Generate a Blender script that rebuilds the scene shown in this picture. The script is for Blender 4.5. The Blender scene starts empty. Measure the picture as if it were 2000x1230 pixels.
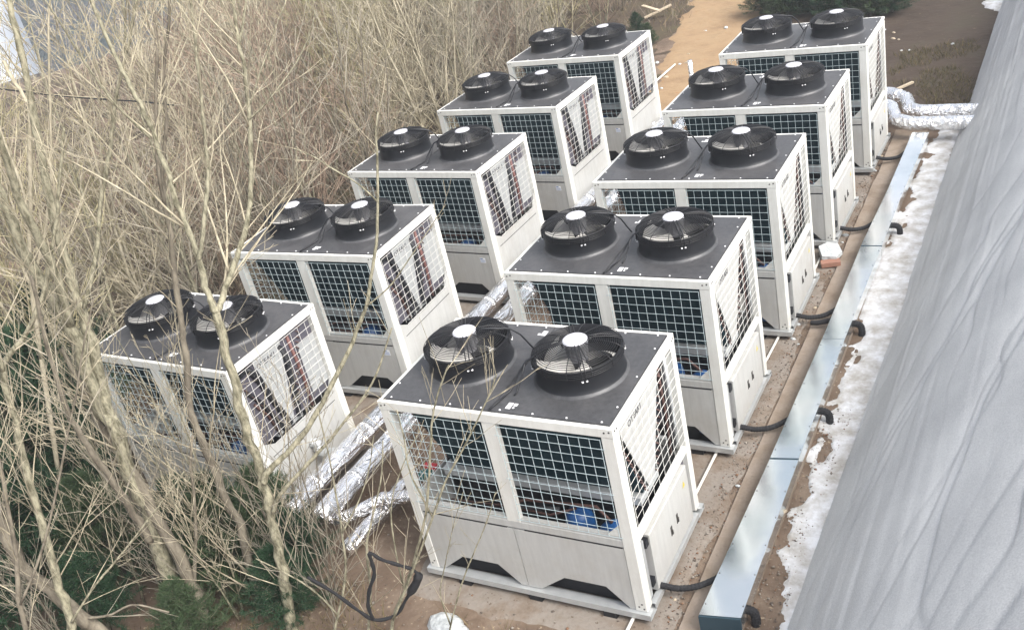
import bpy, math, random
import numpy as np
from mathutils import Vector, Matrix

R_ = math.radians
sc = bpy.context.scene
COL = sc.collection

# ------------------------------------------------------------------ camera
cam_d = bpy.data.cameras.new('camera')
cam = bpy.data.objects.new('camera', cam_d)
COL.objects.link(cam)
CAM = Vector((4.6832, -4.9065, 5.7814))
CAMR = (1.0729, 0.2084, 0.4745)
cam.location = CAM
cam.rotation_euler = CAMR
cam_d.sensor_fit = 'HORIZONTAL'
cam_d.sensor_width = 36.0
FPX = 1937.5
cam_d.lens = 36.0 * FPX / 2000.0
cam_d.clip_start = 0.05
cam_d.clip_end = 2000
sc.camera = cam

# ------------------------------------------------------------------ light
SUN_EL, SUN_AZ = 46.0, 104.0        # thin overcast: weak broad sun over the greenhouse
world = bpy.data.worlds.new('World')
sc.world = world
world.use_nodes = True
wn = world.node_tree
wn.nodes.clear()
w_out = wn.nodes.new('ShaderNodeOutputWorld')
w_bg = wn.nodes.new('ShaderNodeBackground')
w_sky = wn.nodes.new('ShaderNodeTexSky')
w_sky.sky_type = 'NISHITA'
w_sky.sun_disc = False
w_sky.sun_elevation = R_(SUN_EL)
w_sky.sun_rotation = R_(SUN_AZ)
w_sky.air_density = 1.0
w_sky.dust_density = 4.0
w_sky.ozone_density = 1.0
w_hs = wn.nodes.new('ShaderNodeHueSaturation')      # cloud cover: greyer than a clear sky
w_hs.inputs['Saturation'].default_value = 0.34
wn.links.new(w_sky.outputs[0], w_hs.inputs['Color'])
wn.links.new(w_hs.outputs[0], w_bg.inputs['Color'])
w_bg.inputs['Strength'].default_value = 0.135
wn.links.new(w_bg.outputs[0], w_out.inputs['Surface'])

sun_d = bpy.data.lights.new('sun', 'SUN')
sun = bpy.data.objects.new('sun', sun_d)
COL.objects.link(sun)
sun_d.energy = 1.5
sun_d.angle = R_(36)
sun_d.color = (1.0, 0.97, 0.93)
_az = R_(SUN_AZ)
_sd = Vector((math.sin(_az) * math.cos(R_(SUN_EL)), math.cos(_az) * math.cos(R_(SUN_EL)), math.sin(R_(SUN_EL))))
sun.rotation_euler = _sd.to_track_quat('Z', 'Y').to_euler()
sun.location = (0, 0, 30)

sc.view_settings.view_transform = 'Standard'
sc.view_settings.look = 'None'
sc.view_settings.gamma = 1.0
sc.view_settings.use_curve_mapping = False
sc.view_settings.exposure = 1.3
sc.cycles.max_bounces = 4
sc.cycles.diffuse_bounces = 2
sc.cycles.glossy_bounces = 2
sc.cycles.use_adaptive_sampling = True
sc.cycles.adaptive_threshold = 0.02
sc.cycles.transmission_bounces = 2
sc.cycles.use_denoising = True

# ------------------------------------------------------------------ helpers
CM = Matrix.LocRotScale(CAM, __import__('mathutils').Euler(CAMR, 'XYZ'), None)
CR3 = CM.to_3x3()

def ray(px, py):
    return (CR3 @ Vector(((px - 1000) / FPX, -(py - 615) / FPX, -1))).normalized()

def on_z(px, py, z):
    d = ray(px, py)
    return CAM + d * ((z - CAM.z) / d.z)

AXIS = CR3 @ Vector((0, 0, -1))
FWD = AXIS.copy(); FWD.z = 0; FWD.normalize()

def at_depth(px, py, dep):
    """point seen at (px,py) whose horizontal distance ahead of the viewer is dep metres"""
    d = ray(px, py)
    return CAM + d * (dep / d.dot(FWD))

GZ = -0.06      # ground level (the rubber feet lift the frames to 0)

class MB:
    def __init__(s):
        s.v = []; s.f = []; s.m = []
    def box(s, x0, x1, y0, y1, z0, z1, m=0):
        b = len(s.v)
        s.v += [(x0, y0, z0), (x1, y0, z0), (x1, y1, z0), (x0, y1, z0), (x0, y0, z1), (x1, y0, z1), (x1, y1, z1), (x0, y1, z1)]
        for q in ((0, 3, 2, 1), (4, 5, 6, 7), (0, 1, 5, 4), (1, 2, 6, 5), (2, 3, 7, 6), (3, 0, 4, 7)):
            s.f.append(tuple(b + i for i in q)); s.m.append(m)
        return s
    def prism(s, poly, fn, t0, t1, m=0):
        """poly: 2-D outline; fn(a,b,t) -> 3-D"""
        n = len(poly); b = len(s.v)
        for t in (t0, t1):
            for a, c in poly: s.v.append(fn(a, c, t))
        s.f.append(tuple(b + i for i in range(n))[::-1]); s.m.append(m)
        s.f.append(tuple(b + n + i for i in range(n))); s.m.append(m)
        for i in range(n):
            j = (i + 1) % n
            s.f.append((b + i, b + j, b + n + j, b + n + i)); s.m.append(m)
        return s
    def tube(s, pts, rad, n=6, m=0, cap=True):
        pts = [Vector(p) for p in pts]
        k = len(pts)
        if not hasattr(rad, '__len__'): rad = [rad] * k
        b = len(s.v)
        ref = None
        for i, p in enumerate(pts):
            t = pts[min(i + 1, k - 1)] - pts[max(i - 1, 0)]
            if t.length < 1e-9: t = Vector((0, 0, 1))
            t.normalize()
            if ref is None:
                ref = Vector((0, 0, 1)) if abs(t.z) < 0.9 else Vector((1, 0, 0))
            u = ref - t * ref.dot(t)
            if u.length < 1e-4: u = t.orthogonal()
            u.normalize(); ref = u
            w = t.cross(u)
            for j in range(n):
                a = 2 * math.pi * j / n
                s.v.append(tuple(p + (u * math.cos(a) + w * math.sin(a)) * rad[i]))
        for i in range(k - 1):
            for j in range(n):
                j2 = (j + 1) % n
                s.f.append((b + i * n + j, b + i * n + j2, b + (i + 1) * n + j2, b + (i + 1) * n + j)); s.m.append(m)
        if cap and n > 2:
            s.f.append(tuple(b + j for j in range(n))[::-1]); s.m.append(m)
            s.f.append(tuple(b + (k - 1) * n + j for j in range(n))); s.m.append(m)
        return s
    def lathe(s, prof, n=32, c=(0, 0, 0), m=0):
        b = len(s.v)
        for r, z in prof:
            for j in range(n):
                a = 2 * math.pi * j / n
                s.v.append((c[0] + r * math.cos(a), c[1] + r * math.sin(a), c[2] + z))
        for i in range(len(prof) - 1):
            for j in range(n):
                j2 = (j + 1) % n
                s.f.append((b + i * n + j, b + i * n + j2, b + (i + 1) * n + j2, b + (i + 1) * n + j)); s.m.append(m)
        return s
    def mesh(s, name, mats, smooth=False):
        me = bpy.data.meshes.new(name)
        me.from_pydata(s.v, [], s.f)
        if not isinstance(mats, (list, tuple)): mats = [mats]
        for k in mats: me.materials.append(k)
        if any(s.m): me.polygons.foreach_set('material_index', s.m)
        if smooth: me.polygons.foreach_set('use_smooth', [True] * len(s.f))
        me.update()
        return me
    def build(s, name, mats, parent=None, smooth=False, **kw):
        return link(name, s.mesh(name, mats, smooth), parent, **kw)

def link(name, me, parent=None, label=None, cat=None, group=None, kind=None, loc=None):
    o = bpy.data.objects.new(name, me)
    COL.objects.link(o)
    if parent is not None: o.parent = parent
    if loc is not None: o.location = loc
    tag(o, label, cat, group, kind)
    return o

def tag(o, label=None, cat=None, group=None, kind=None):
    if label: o['label'] = label
    if cat: o['category'] = cat
    if group: o['group'] = group
    if kind: o['kind'] = kind
    return o

def empty(name, loc=(0, 0, 0), rz=0.0, **kw):
    o = bpy.data.objects.new(name, None)
    COL.objects.link(o)
    o.location = loc; o.rotation_euler = (0, 0, rz)
    o.empty_display_size = 0.1
    return tag(o, **kw)

def copy_tree(o, parent=None):
    c = o.copy(); COL.objects.link(c)
    c.parent = parent
    for ch in o.children: copy_tree(ch, c)
    return c

def box_obj(name, x0, x1, y0, y1, z0, z1, mat, parent=None, bev=0.0, **kw):
    if bev <= 0: return MB().box(x0, x1, y0, y1, z0, z1).build(name, mat, parent, **kw)
    b = bev; m = MB()
    # chamfered along the long vertical/horizontal edges (octagonal section on the two short axes)
    d = [x1 - x0, y1 - y0, z1 - z0]; ax = d.index(max(d))
    if ax == 0: fn = lambda a, c, t: (t, a, c); A = (y0, y1); B = (z0, z1); T = (x0, x1)
    elif ax == 1: fn = lambda a, c, t: (c, t, a); A = (z0, z1); B = (x0, x1); T = (y0, y1)
    else: fn = lambda a, c, t: (a, c, t); A = (x0, x1); B = (y0, y1); T = (z0, z1)
    poly = [(A[0] + b, B[0]), (A[1] - b, B[0]), (A[1], B[0] + b), (A[1], B[1] - b), (A[1] - b, B[1]), (A[0] + b, B[1]), (A[0], B[1] - b), (A[0], B[0] + b)]
    m.prism(poly, fn, T[0], T[1])
    return m.build(name, mat, parent, **kw)

# ------------------------------------------------------------------ materials
def mat(name, col, rough=0.6, metal=0.0, spec=0.5, noise=None, bump=None, col2=None, coat=0.0, extra=None):
    """noise=(scale, amount, detail)  colour variation towards col2;  bump=(scale, strength, distance)"""
    m = bpy.data.materials.new(name); m.use_nodes = True
    nt = m.node_tree; N = nt.nodes; L = nt.links
    p = N['Principled BSDF']
    p.inputs['Base Color'].default_value = (*col, 1)
    p.inputs['Roughness'].default_value = rough
    p.inputs['Metallic'].default_value = metal
    p.inputs['Specular IOR Level'].default_value = spec
    p.inputs['Coat Weight'].default_value = coat
    tc = N.new('ShaderNodeTexCoord')
    if noise:
        n = N.new('ShaderNodeTexNoise'); n.inputs['Scale'].default_value = noise[0]; n.inputs['Detail'].default_value = noise[2] if len(noise) > 2 else 5
        n.inputs['Roughness'].default_value = 0.65
        L.new(tc.outputs['Object'], n.inputs['Vector'])
        r = N.new('ShaderNodeValToRGB')
        r.color_ramp.elements[0].position = 0.5 - noise[1] / 2; r.color_ramp.elements[1].position = 0.5 + noise[1] / 2
        r.color_ramp.elements[0].color = (*col, 1); r.color_ramp.elements[1].color = (*(col2 or col), 1)
        L.new(n.outputs['Fac'], r.inputs['Fac']); L.new(r.outputs['Color'], p.inputs['Base Color'])
    if bump:
        b = N.new('ShaderNodeTexNoise'); b.inputs['Scale'].default_value = bump[0]; b.inputs['Detail'].default_value = 6
        L.new(tc.outputs['Object'], b.inputs['Vector'])
        bn = N.new('ShaderNodeBump'); bn.inputs['Strength'].default_value = bump[1]; bn.inputs['Distance'].default_value = bump[2]
        L.new(b.outputs['Fac'], bn.inputs['Height']); L.new(bn.outputs['Normal'], p.inputs['Normal'])
    if extra: extra(nt, p, tc)
    return m

M = {}
def wear(lo, hi, dust, dust_amt, streak=1.0):
    """paint with streaks, dust blotches and scuffs laid out in world space, so no two machines match"""
    def ex(nt, p, tc):
        N, L = nt.nodes, nt.links
        geo = N.new('ShaderNodeNewGeometry')
        mp = N.new('ShaderNodeMapping'); mp.inputs['Scale'].default_value = (16, 16, 1.6)
        n = N.new('ShaderNodeTexNoise'); n.inputs['Scale'].default_value = 1.6; n.inputs['Detail'].default_value = 8; n.inputs['Roughness'].default_value = 0.65
        L.new(geo.outputs['Position'], mp.inputs['Vector']); L.new(mp.outputs[0], n.inputs['Vector'])
        r = N.new('ShaderNodeValToRGB')
        r.color_ramp.elements[0].position = 0.34; r.color_ramp.elements[0].color = (*lo, 1)
        r.color_ramp.elements[1].position = 0.60; r.color_ramp.elements[1].color = (*hi, 1)
        L.new(n.outputs['Fac'], r.inputs['Fac'])
        d = N.new('ShaderNodeTexNoise'); d.inputs['Scale'].default_value = 2.3; d.inputs['Detail'].default_value = 9; d.inputs['Roughness'].default_value = 0.7
        L.new(geo.outputs['Position'], d.inputs['Vector'])
        rr = N.new('ShaderNodeValToRGB'); rr.color_ramp.elements[0].position = 0.46; rr.color_ramp.elements[1].position = 0.78
        rr.color_ramp.elements[1].color = (dust_amt, dust_amt, dust_amt, 1)
        L.new(d.outputs['Fac'], rr.inputs['Fac'])
        mx = N.new('ShaderNodeMix'); mx.data_type = 'RGBA'
        L.new(rr.outputs[0], mx.inputs['Factor']); L.new(r.outputs[0], mx.inputs['A']); mx.inputs['B'].default_value = (*dust, 1)
        L.new(mx.outputs['Result'], p.inputs['Base Color'])
        ro = N.new('ShaderNodeMapRange'); ro.inputs['To Min'].default_value = 0.28; ro.inputs['To Max'].default_value = 0.62
        L.new(d.outputs['Fac'], ro.inputs['Value']); L.new(ro.outputs[0], p.inputs['Roughness'])
    return ex
M['cream'] = mat('cream_paint', (0.70, 0.69, 0.63), 0.42, extra=wear((0.68, 0.675, 0.63), (0.75, 0.745, 0.70), (0.48, 0.44, 0.37), 0.4))
M['panel'] = mat('shaded_cream_panel', (0.45, 0.445, 0.42), 0.42, extra=wear((0.445, 0.445, 0.43), (0.50, 0.50, 0.48), (0.35, 0.32, 0.27), 0.5))  # the cream paint darkened: shade on the lower panels put into the colour
M['top'] = mat('charcoal_top', (0.05, 0.048, 0.054), 0.38, extra=wear((0.046, 0.046, 0.049), (0.068, 0.068, 0.071), (0.13, 0.125, 0.125), 0.7))
M['black'] = mat('black_plastic', (0.010, 0.011, 0.014), 0.45)
M['wireb'] = mat('black_guard_wire', (0.012, 0.012, 0.014), 0.4)
M['void'] = mat('fan_well_shade', (0.004, 0.004, 0.005), 0.9)  # near-black colour for the shade inside the fan opening
M['blade'] = mat('blade_grey', (0.70, 0.68, 0.63), 0.35, noise=(6, 0.6), col2=(0.60, 0.58, 0.54))
M['motor'] = mat('motor_cap', (0.47, 0.47, 0.50), 0.35)
M['motorside'] = mat('motor_side', (0.30, 0.30, 0.32), 0.4)
def coil_extra(nt, p, tc):
    N, L = nt.nodes, nt.links
    w = N.new('ShaderNodeTexWave'); w.inputs['Scale'].default_value = 55; w.bands_direction = 'X'
    L.new(tc.outputs['Object'], w.inputs['Vector'])
    b = N.new('ShaderNodeBump'); b.inputs['Strength'].default_value = 0.5; b.inputs['Distance'].default_value = 0.003
    L.new(w.outputs['Fac'], b.inputs['Height']); L.new(b.outputs[0], p.inputs['Normal'])
M['coil'] = mat('coil_fins', (0.003, 0.020, 0.030), 0.7, spec=0.25, noise=(4, 0.5), col2=(0.006, 0.034, 0.046), extra=coil_extra)
M['wire'] = mat('grille_wire', (0.50, 0.60, 0.62), 0.4, metal=0.0)
M['wirew'] = mat('grille_wire_white', (0.72, 0.71, 0.67), 0.45)
M['galvf'] = mat('galvanised_frame', (0.46, 0.48, 0.48), 0.42, metal=0.4, noise=(14, 0.5), col2=(0.55, 0.56, 0.56))
M['dark'] = mat('dark_interior', (0.02, 0.02, 0.023), 0.7)
M['copper'] = mat('copper_pipe', (0.10, 0.052, 0.043), 0.5, metal=0.3)
M['redpipe'] = mat('red_oxide_pipe', (0.17, 0.075, 0.065), 0.55)
M['blue'] = mat('blue_compressor', (0.015, 0.08, 0.24), 0.35)
M['rubber'] = mat('rubber_pad', (0.012, 0.012, 0.014), 0.8)
M['sticker'] = mat('white_sticker', (0.8, 0.8, 0.8), 0.5)
M['yellow'] = mat('yellow_sticker', (0.65, 0.52, 0.05), 0.5)
M['ink'] = mat('ink', (0.09, 0.09, 0.095), 0.6)
M['blueink'] = mat('blue_ink', (0.12, 0.22, 0.45), 0.6)
M['hole'] = mat('bolt_dark', (0.06, 0.055, 0.05), 0.6)
M['recess'] = mat('recess_grey', (0.085, 0.08, 0.10), 0.6)
M['red'] = mat('red_valve', (0.55, 0.02, 0.03), 0.4)
M['teal'] = mat('green_valve', (0.04, 0.18, 0.18), 0.4)
def foil_extra(nt, p, tc):
    # long wrinkles along the wrap plus small dents
    N, L = nt.nodes, nt.links
    mp = N.new('ShaderNodeMapping'); mp.inputs['Scale'].default_value = (11, 2.6, 11)
    L.new(tc.outputs['Object'], mp.inputs['Vector'])
    n = N.new('ShaderNodeTexNoise'); n.inputs['Scale'].default_value = 1.0; n.inputs['Detail'].default_value = 4; n.inputs['Distortion'].default_value = 1.2
    L.new(mp.outputs[0], n.inputs['Vector'])
    n2 = N.new('ShaderNodeTexNoise'); n2.inputs['Scale'].default_value = 26; n2.inputs['Detail'].default_value = 2
    L.new(tc.outputs['Object'], n2.inputs['Vector'])
    ad = N.new('ShaderNodeMath'); ad.operation = 'MULTIPLY_ADD'; ad.inputs[1].default_value = 0.05
    L.new(n2.outputs['Fac'], ad.inputs[0]); L.new(n.outputs['Fac'], ad.inputs[2])
    b = N.new('ShaderNodeBump'); b.inputs['Strength'].default_value = 1.0; b.inputs['Distance'].default_value = 0.07
    L.new(ad.outputs[0], b.inputs['Height']); L.new(b.outputs[0], p.inputs['Normal'])
M['foil'] = mat('aluminium_foil', (0.97, 0.97, 0.98), 0.11, metal=0.92, extra=foil_extra)
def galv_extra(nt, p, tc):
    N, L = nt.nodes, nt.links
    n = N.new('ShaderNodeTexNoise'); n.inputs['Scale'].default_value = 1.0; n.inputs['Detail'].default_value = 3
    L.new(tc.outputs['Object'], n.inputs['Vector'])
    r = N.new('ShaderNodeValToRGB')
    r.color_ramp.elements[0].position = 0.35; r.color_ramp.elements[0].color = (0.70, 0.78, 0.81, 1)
    r.color_ramp.elements[1].position = 0.65; r.color_ramp.elements[1].color = (0.97, 0.98, 0.985, 1)  # pale patches in the colour stand for blurred sky reflections
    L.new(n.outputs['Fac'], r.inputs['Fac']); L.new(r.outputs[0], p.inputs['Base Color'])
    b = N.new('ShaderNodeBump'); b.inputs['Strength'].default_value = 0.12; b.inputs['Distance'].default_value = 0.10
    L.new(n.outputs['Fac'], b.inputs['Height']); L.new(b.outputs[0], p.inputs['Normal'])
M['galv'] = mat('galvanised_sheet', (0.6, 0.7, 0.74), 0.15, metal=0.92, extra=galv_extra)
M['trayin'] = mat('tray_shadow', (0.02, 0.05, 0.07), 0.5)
M['pvc'] = mat('white_pvc', (0.72, 0.70, 0.64), 0.4)
M['wood'] = mat('pale_wood', (0.42, 0.34, 0.24), 0.8, noise=(6, 0.6), col2=(0.55, 0.46, 0.34))
M['brick'] = mat('old_brick', (0.28, 0.13, 0.09), 0.9, noise=(20, 0.6), col2=(0.36, 0.20, 0.14))

# ------------------------------------------------------------------ terrain materials
def soil_mat(name, stops, scale, bump=0.6, dist=0.03, speck=None):
    m = bpy.data.materials.new(name); m.use_nodes = True
    nt = m.node_tree; N = nt.nodes; L = nt.links
    p = N['Principled BSDF']; p.inputs['Roughness'].default_value = 0.95; p.inputs['Specular IOR Level'].default_value = 0.15
    tc = N.new('ShaderNodeTexCoord')
    n = N.new('ShaderNodeTexNoise'); n.inputs['Scale'].default_value = scale; n.inputs['Detail'].default_value = 10; n.inputs['Roughness'].default_value = 0.7
    L.new(tc.outputs['Object'], n.inputs['Vector'])
    r = N.new('ShaderNodeValToRGB')
    while len(r.color_ramp.elements) < len(stops): r.color_ramp.elements.new(0.5)
    for e, (pos, c) in zip(r.color_ramp.elements, stops): e.position = pos; e.color = (*c, 1)
    L.new(n.outputs['Fac'], r.inputs['Fac'])
    last = r.outputs[0]
    if speck:
        v = N.new('ShaderNodeTexNoise'); v.inputs['Scale'].default_value = speck[0]; v.inputs['Detail'].default_value = 3
        L.new(tc.outputs['Object'], v.inputs['Vector'])
        rr = N.new('ShaderNodeValToRGB'); rr.color_ramp.elements[0].position = speck[1]; rr.color_ramp.elements[1].position = speck[1] + 0.04
        L.new(v.outputs['Fac'], rr.inputs['Fac'])
        mx = N.new('ShaderNodeMix'); mx.data_type = 'RGBA'
        L.new(rr.outputs[0], mx.inputs['Factor']); L.new(last, mx.inputs['A']); mx.inputs['B'].default_value = (*speck[2], 1)
        last = mx.outputs['Result']
    L.new(last, p.inputs['Base Color'])
    n2 = N.new('ShaderNodeTexNoise'); n2.inputs['Scale'].default_value = scale * 9; n2.inputs['Detail'].default_value = 8
    L.new(tc.outputs['Object'], n2.inputs['Vector'])
    b = N.new('ShaderNodeBump'); b.inputs['Strength'].default_value = bump; b.inputs['Distance'].default_value = dist
    L.new(n2.outputs['Fac'], b.inputs['Height']); L.new(b.outputs[0], p.inputs['Normal'])
    return m
M['soil'] = soil_mat('brown_soil', [(0.30, (0.10, 0.075, 0.055)), (0.48, (0.155, 0.112, 0.082)), (0.62, (0.21, 0.16, 0.12)), (0.75, (0.15, 0.125, 0.09))], 1.6, speck=(26, 0.66, (0.34, 0.27, 0.19)))
M['road'] = soil_mat('orange_dirt', [(0.3, (0.22, 0.145, 0.085)), (0.45, (0.30, 0.205, 0.12)), (0.55, (0.33, 0.23, 0.135)), (0.7, (0.25, 0.175, 0.105))], 1.1, speck=(9, 0.68, (0.30, 0.17, 0.08)))
M['concrete'] = soil_mat('dusty_concrete', [(0.32, (0.15, 0.11, 0.08)), (0.46, (0.21, 0.17, 0.135)), (0.56, (0.25, 0.22, 0.19)), (0.70, (0.20, 0.165, 0.13))], 2.4, bump=0.6, dist=0.015, speck=(22, 0.66, (0.13, 0.10, 0.075)))
M['path'] = soil_mat('dusty_concrete_path', [(0.30, (0.18, 0.135, 0.10)), (0.46, (0.25, 0.20, 0.155)), (0.56, (0.29, 0.24, 0.195)), (0.7, (0.24, 0.19, 0.155))], 2.2, bump=0.4, dist=0.012, speck=(34, 0.68, (0.22, 0.175, 0.135)))
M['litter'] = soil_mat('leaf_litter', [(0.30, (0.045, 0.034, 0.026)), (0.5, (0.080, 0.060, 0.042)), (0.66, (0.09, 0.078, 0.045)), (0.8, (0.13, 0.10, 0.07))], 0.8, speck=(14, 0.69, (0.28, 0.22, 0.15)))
M['slope'] = soil_mat('dark_slope_soil', [(0.30, (0.048, 0.036, 0.028)), (0.5, (0.072, 0.054, 0.042)), (0.66, (0.074, 0.062, 0.044)), (0.8, (0.10, 0.08, 0.06))], 0.9, speck=(12, 0.70, (0.16, 0.13, 0.09)))
M['snow'] = mat('old_snow', (0.36, 0.335, 0.30), 0.85, noise=(5.5, 0.30, 10), col2=(0.70, 0.71, 0.73), bump=(22, 0.6, 0.02))
M['farsnow'] = mat('far_snow', (0.80, 0.83, 0.88), 0.8)
M['rock'] = mat('pale_rock', (0.42, 0.45, 0.46), 0.9, noise=(7, 0.4, 8), col2=(0.60, 0.61, 0.60), bump=(12, 1.0, 0.04))

def quilt_extra(nt, p, tc):
    N, L = nt.nodes, nt.links
    n = N.new('ShaderNodeTexNoise'); n.inputs['Scale'].default_value = 95; n.inputs['Detail'].default_value = 5
    L.new(tc.outputs['Object'], n.inputs['Vector'])
    n3 = N.new('ShaderNodeTexNoise'); n3.inputs['Scale'].default_value = 1.2; n3.inputs['Detail'].default_value = 5
    L.new(tc.outputs['Object'], n3.inputs['Vector'])
    ad = N.new('ShaderNodeMath'); ad.operation = 'MULTIPLY_ADD'; ad.inputs[1].default_value = 0.45
    L.new(n3.outputs['Fac'], ad.inputs[0])
    mul = N.new('ShaderNodeMath'); mul.operation = 'MULTIPLY'; mul.inputs[1].default_value = 0.55
    L.new(n.outputs['Fac'], mul.inputs[0]); L.new(mul.outputs[0], ad.inputs[2])
    r = N.new('ShaderNodeValToRGB')
    r.color_ramp.elements[0].position = 0.36; r.color_ramp.elements[0].color = (0.44, 0.445, 0.45, 1)
    r.color_ramp.elements[1].position = 0.64; r.color_ramp.elements[1].color = (0.62, 0.625, 0.62, 1)
    L.new(ad.outputs[0], r.inputs['Fac']); L.new(r.outputs[0], p.inputs['Base Color'])
    b = N.new('ShaderNodeBump'); b.inputs['Strength'].default_value = 0.5; b.inputs['Distance'].default_value = 0.0026
    L.new(n.outputs['Fac'], b.inputs['Height']); L.new(b.outputs[0], p.inputs['Normal'])
M['quilt'] = mat('grey_felt', (0.4, 0.41, 0.43), 0.95, spec=0.1, extra=quilt_extra)

def bark_mat(name, a, b, scale=14):
    def ex(nt, p, tc):
        N, L = nt.nodes, nt.links
        mp = N.new('ShaderNodeMapping'); mp.inputs['Scale'].default_value = (1, 1, 0.35)
        n = N.new('ShaderNodeTexNoise'); n.inputs['Scale'].default_value = scale; n.inputs['Detail'].default_value = 8; n.inputs['Roughness'].default_value = 0.7
        L.new(tc.outputs['Object'], mp.inputs['Vector']); L.new(mp.outputs[0], n.inputs['Vector'])
        r = N.new('ShaderNodeValToRGB'); r.color_ramp.elements[0].position = 0.38; r.color_ramp.elements[1].position = 0.60
        r.color_ramp.elements[0].color = (*a, 1); r.color_ramp.elements[1].color = (*b, 1)
        L.new(n.outputs['Fac'], r.inputs['Fac']); L.new(r.outputs[0], p.inputs['Base Color'])
        bb = N.new('ShaderNodeBump'); bb.inputs['Strength'].default_value = 0.6; bb.inputs['Distance'].default_value = 0.01
        L.new(n.outputs['Fac'], bb.inputs['Height']); L.new(bb.outputs[0], p.inputs['Normal'])
    return mat(name, a, 0.85, spec=0.2, extra=ex)
M['bark'] = bark_mat('grey_green_bark', (0.10, 0.092, 0.06), (0.34, 0.315, 0.225), 30)
M['barkd'] = bark_mat('dark_bark', (0.10, 0.085, 0.065), (0.24, 0.21, 0.16))
M['barkp'] = bark_mat('pale_bark', (0.26, 0.23, 0.16), (0.44, 0.39, 0.29))
M['twig'] = bark_mat('twig', (0.23, 0.20, 0.14), (0.52, 0.46, 0.335), 6)
M['twigg'] = bark_mat('twig_grey', (0.20, 0.18, 0.14), (0.39, 0.35, 0.275), 3)
M['twigr'] = bark_mat('twig_red', (0.20, 0.145, 0.11), (0.37, 0.28, 0.21), 3)
M['twigy'] = bark_mat('twig_olive', (0.24, 0.215, 0.12), (0.45, 0.40, 0.24), 3)
M['needle'] = mat('dark_needles', (0.012, 0.036, 0.017), 0.7, noise=(5, 0.5), col2=(0.036, 0.078, 0.036), spec=0.3)
M['needle2'] = mat('mid_needles', (0.030, 0.055, 0.022), 0.7, noise=(5, 0.5), col2=(0.065, 0.095, 0.045), spec=0.3)
M['grass'] = mat('dry_grass', (0.30, 0.23, 0.12), 0.9, noise=(1.4, 0.5), col2=(0.16, 0.13, 0.07), spec=0.1)
M['grassg'] = mat('olive_grass', (0.075, 0.070, 0.032), 0.9, noise=(2, 0.5), col2=(0.13, 0.11, 0.055), spec=0.1)
M['hill'] = soil_mat('wooded_hill', [(0.35, (0.055, 0.075, 0.075)), (0.48, (0.09, 0.105, 0.105)), (0.58, (0.14, 0.13, 0.135)), (0.70, (0.075, 0.105, 0.095))], 0.45, bump=1.0, dist=1.0)  # distance haze mixed into the colours: lightened, greyed and bluish

# ------------------------------------------------------------------ terrain
def vnoise(x, y, seed=0):
    """smooth value noise on numpy arrays"""
    xi = np.floor(x).astype(np.int64); yi = np.floor(y).astype(np.int64)
    fx = x - xi; fy = y - yi
    fx = fx * fx * (3 - 2 * fx); fy = fy * fy * (3 - 2 * fy)
    def h(a, b):
        n = (a * 374761393 + b * 668265263 + seed * 974711) & 0x7fffffff
        n = ((n ^ (n >> 13)) * 1274126177) & 0x7fffffff
        n = n ^ (n >> 16)
        return (n & 0xffff) / 65535.0
    return (h(xi, yi) * (1 - fx) + h(xi + 1, yi) * fx) * (1 - fy) + (h(xi, yi + 1) * (1 - fx) + h(xi + 1, yi + 1) * fx) * fy

def fbm(x, y, seed=0, oct=4):
    s = 0; a = 0.5
    for o in range(oct):
        s = s + a * vnoise(x * 2 ** o, y * 2 ** o, seed + o * 17); a *= 0.5
    return s

def grid_mesh(name, xs, ys, Z, mats, keep=None, smooth=True, X=None, Y=None):
    if X is None: X, Y = np.meshgrid(xs, ys)
    nx = X.shape[1]; ny = X.shape[0]
    V = np.stack([X, Y, Z], -1).reshape(-1, 3)
    i, j = np.meshgrid(np.arange(nx - 1), np.arange(ny - 1))
    a = (j * nx + i)
    F = np.stack([a, a + 1, a + nx + 1, a + nx], -1).reshape(-1, 4)
    if keep is not None:
        k = keep.reshape(-1)
        F = F[k[F].all(1)]
        used = np.unique(F); remap = -np.ones(len(V), int); remap[used] = np.arange(len(used))
        V = V[used]; F = remap[F]
    me = bpy.data.meshes.new(name)
    me.vertices.add(len(V)); me.vertices.foreach_set('co', V.astype(np.float32).ravel())
    me.loops.add(F.size); me.loops.foreach_set('vertex_index', F.astype(np.int32).ravel())
    me.polygons.add(len(F)); me.polygons.foreach_set('loop_start', np.arange(0, F.size, 4, dtype=np.int32))
    me.update(calc_edges=True)
    if smooth: me.polygons.foreach_set('use_smooth', [True] * len(F))
    for m in (mats if isinstance(mats, (list, tuple)) else [mats]): me.materials.append(m)
    return me

def ground_z(x, y):
    x = np.asarray(x, float); y = np.asarray(y, float)
    d = np.hypot(x - CAM.x, y - CAM.y)
    left = np.clip((-x - 6) / 40, 0, 1)
    fall = -9.0 * np.clip((d - 32) / 60, 0, 1) ** 1.3 * left
    un = (fbm(x * 0.5, y * 0.5, 3) - 0.47) * 0.22 * np.clip((np.abs(x + 0.8) - 4.6) / 3, 0, 1)
    un2 = (fbm(x * 2.2, y * 2.2, 9) - 0.47) * 0.035
    pad = (x > -4.2) & (x < 3.6) & (y > -0.4) & (y < 11)
    dip = -.11 * np.clip((2.1 - y) / .4, 0, 1) * np.clip((-1.55 - x) / .3, 0, 1) * np.clip((x + 6) / 1.0, 0, 1)
    return GZ + dip + fall + np.where(pad, un2 * 0.3, un2) + un - 0.006

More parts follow.
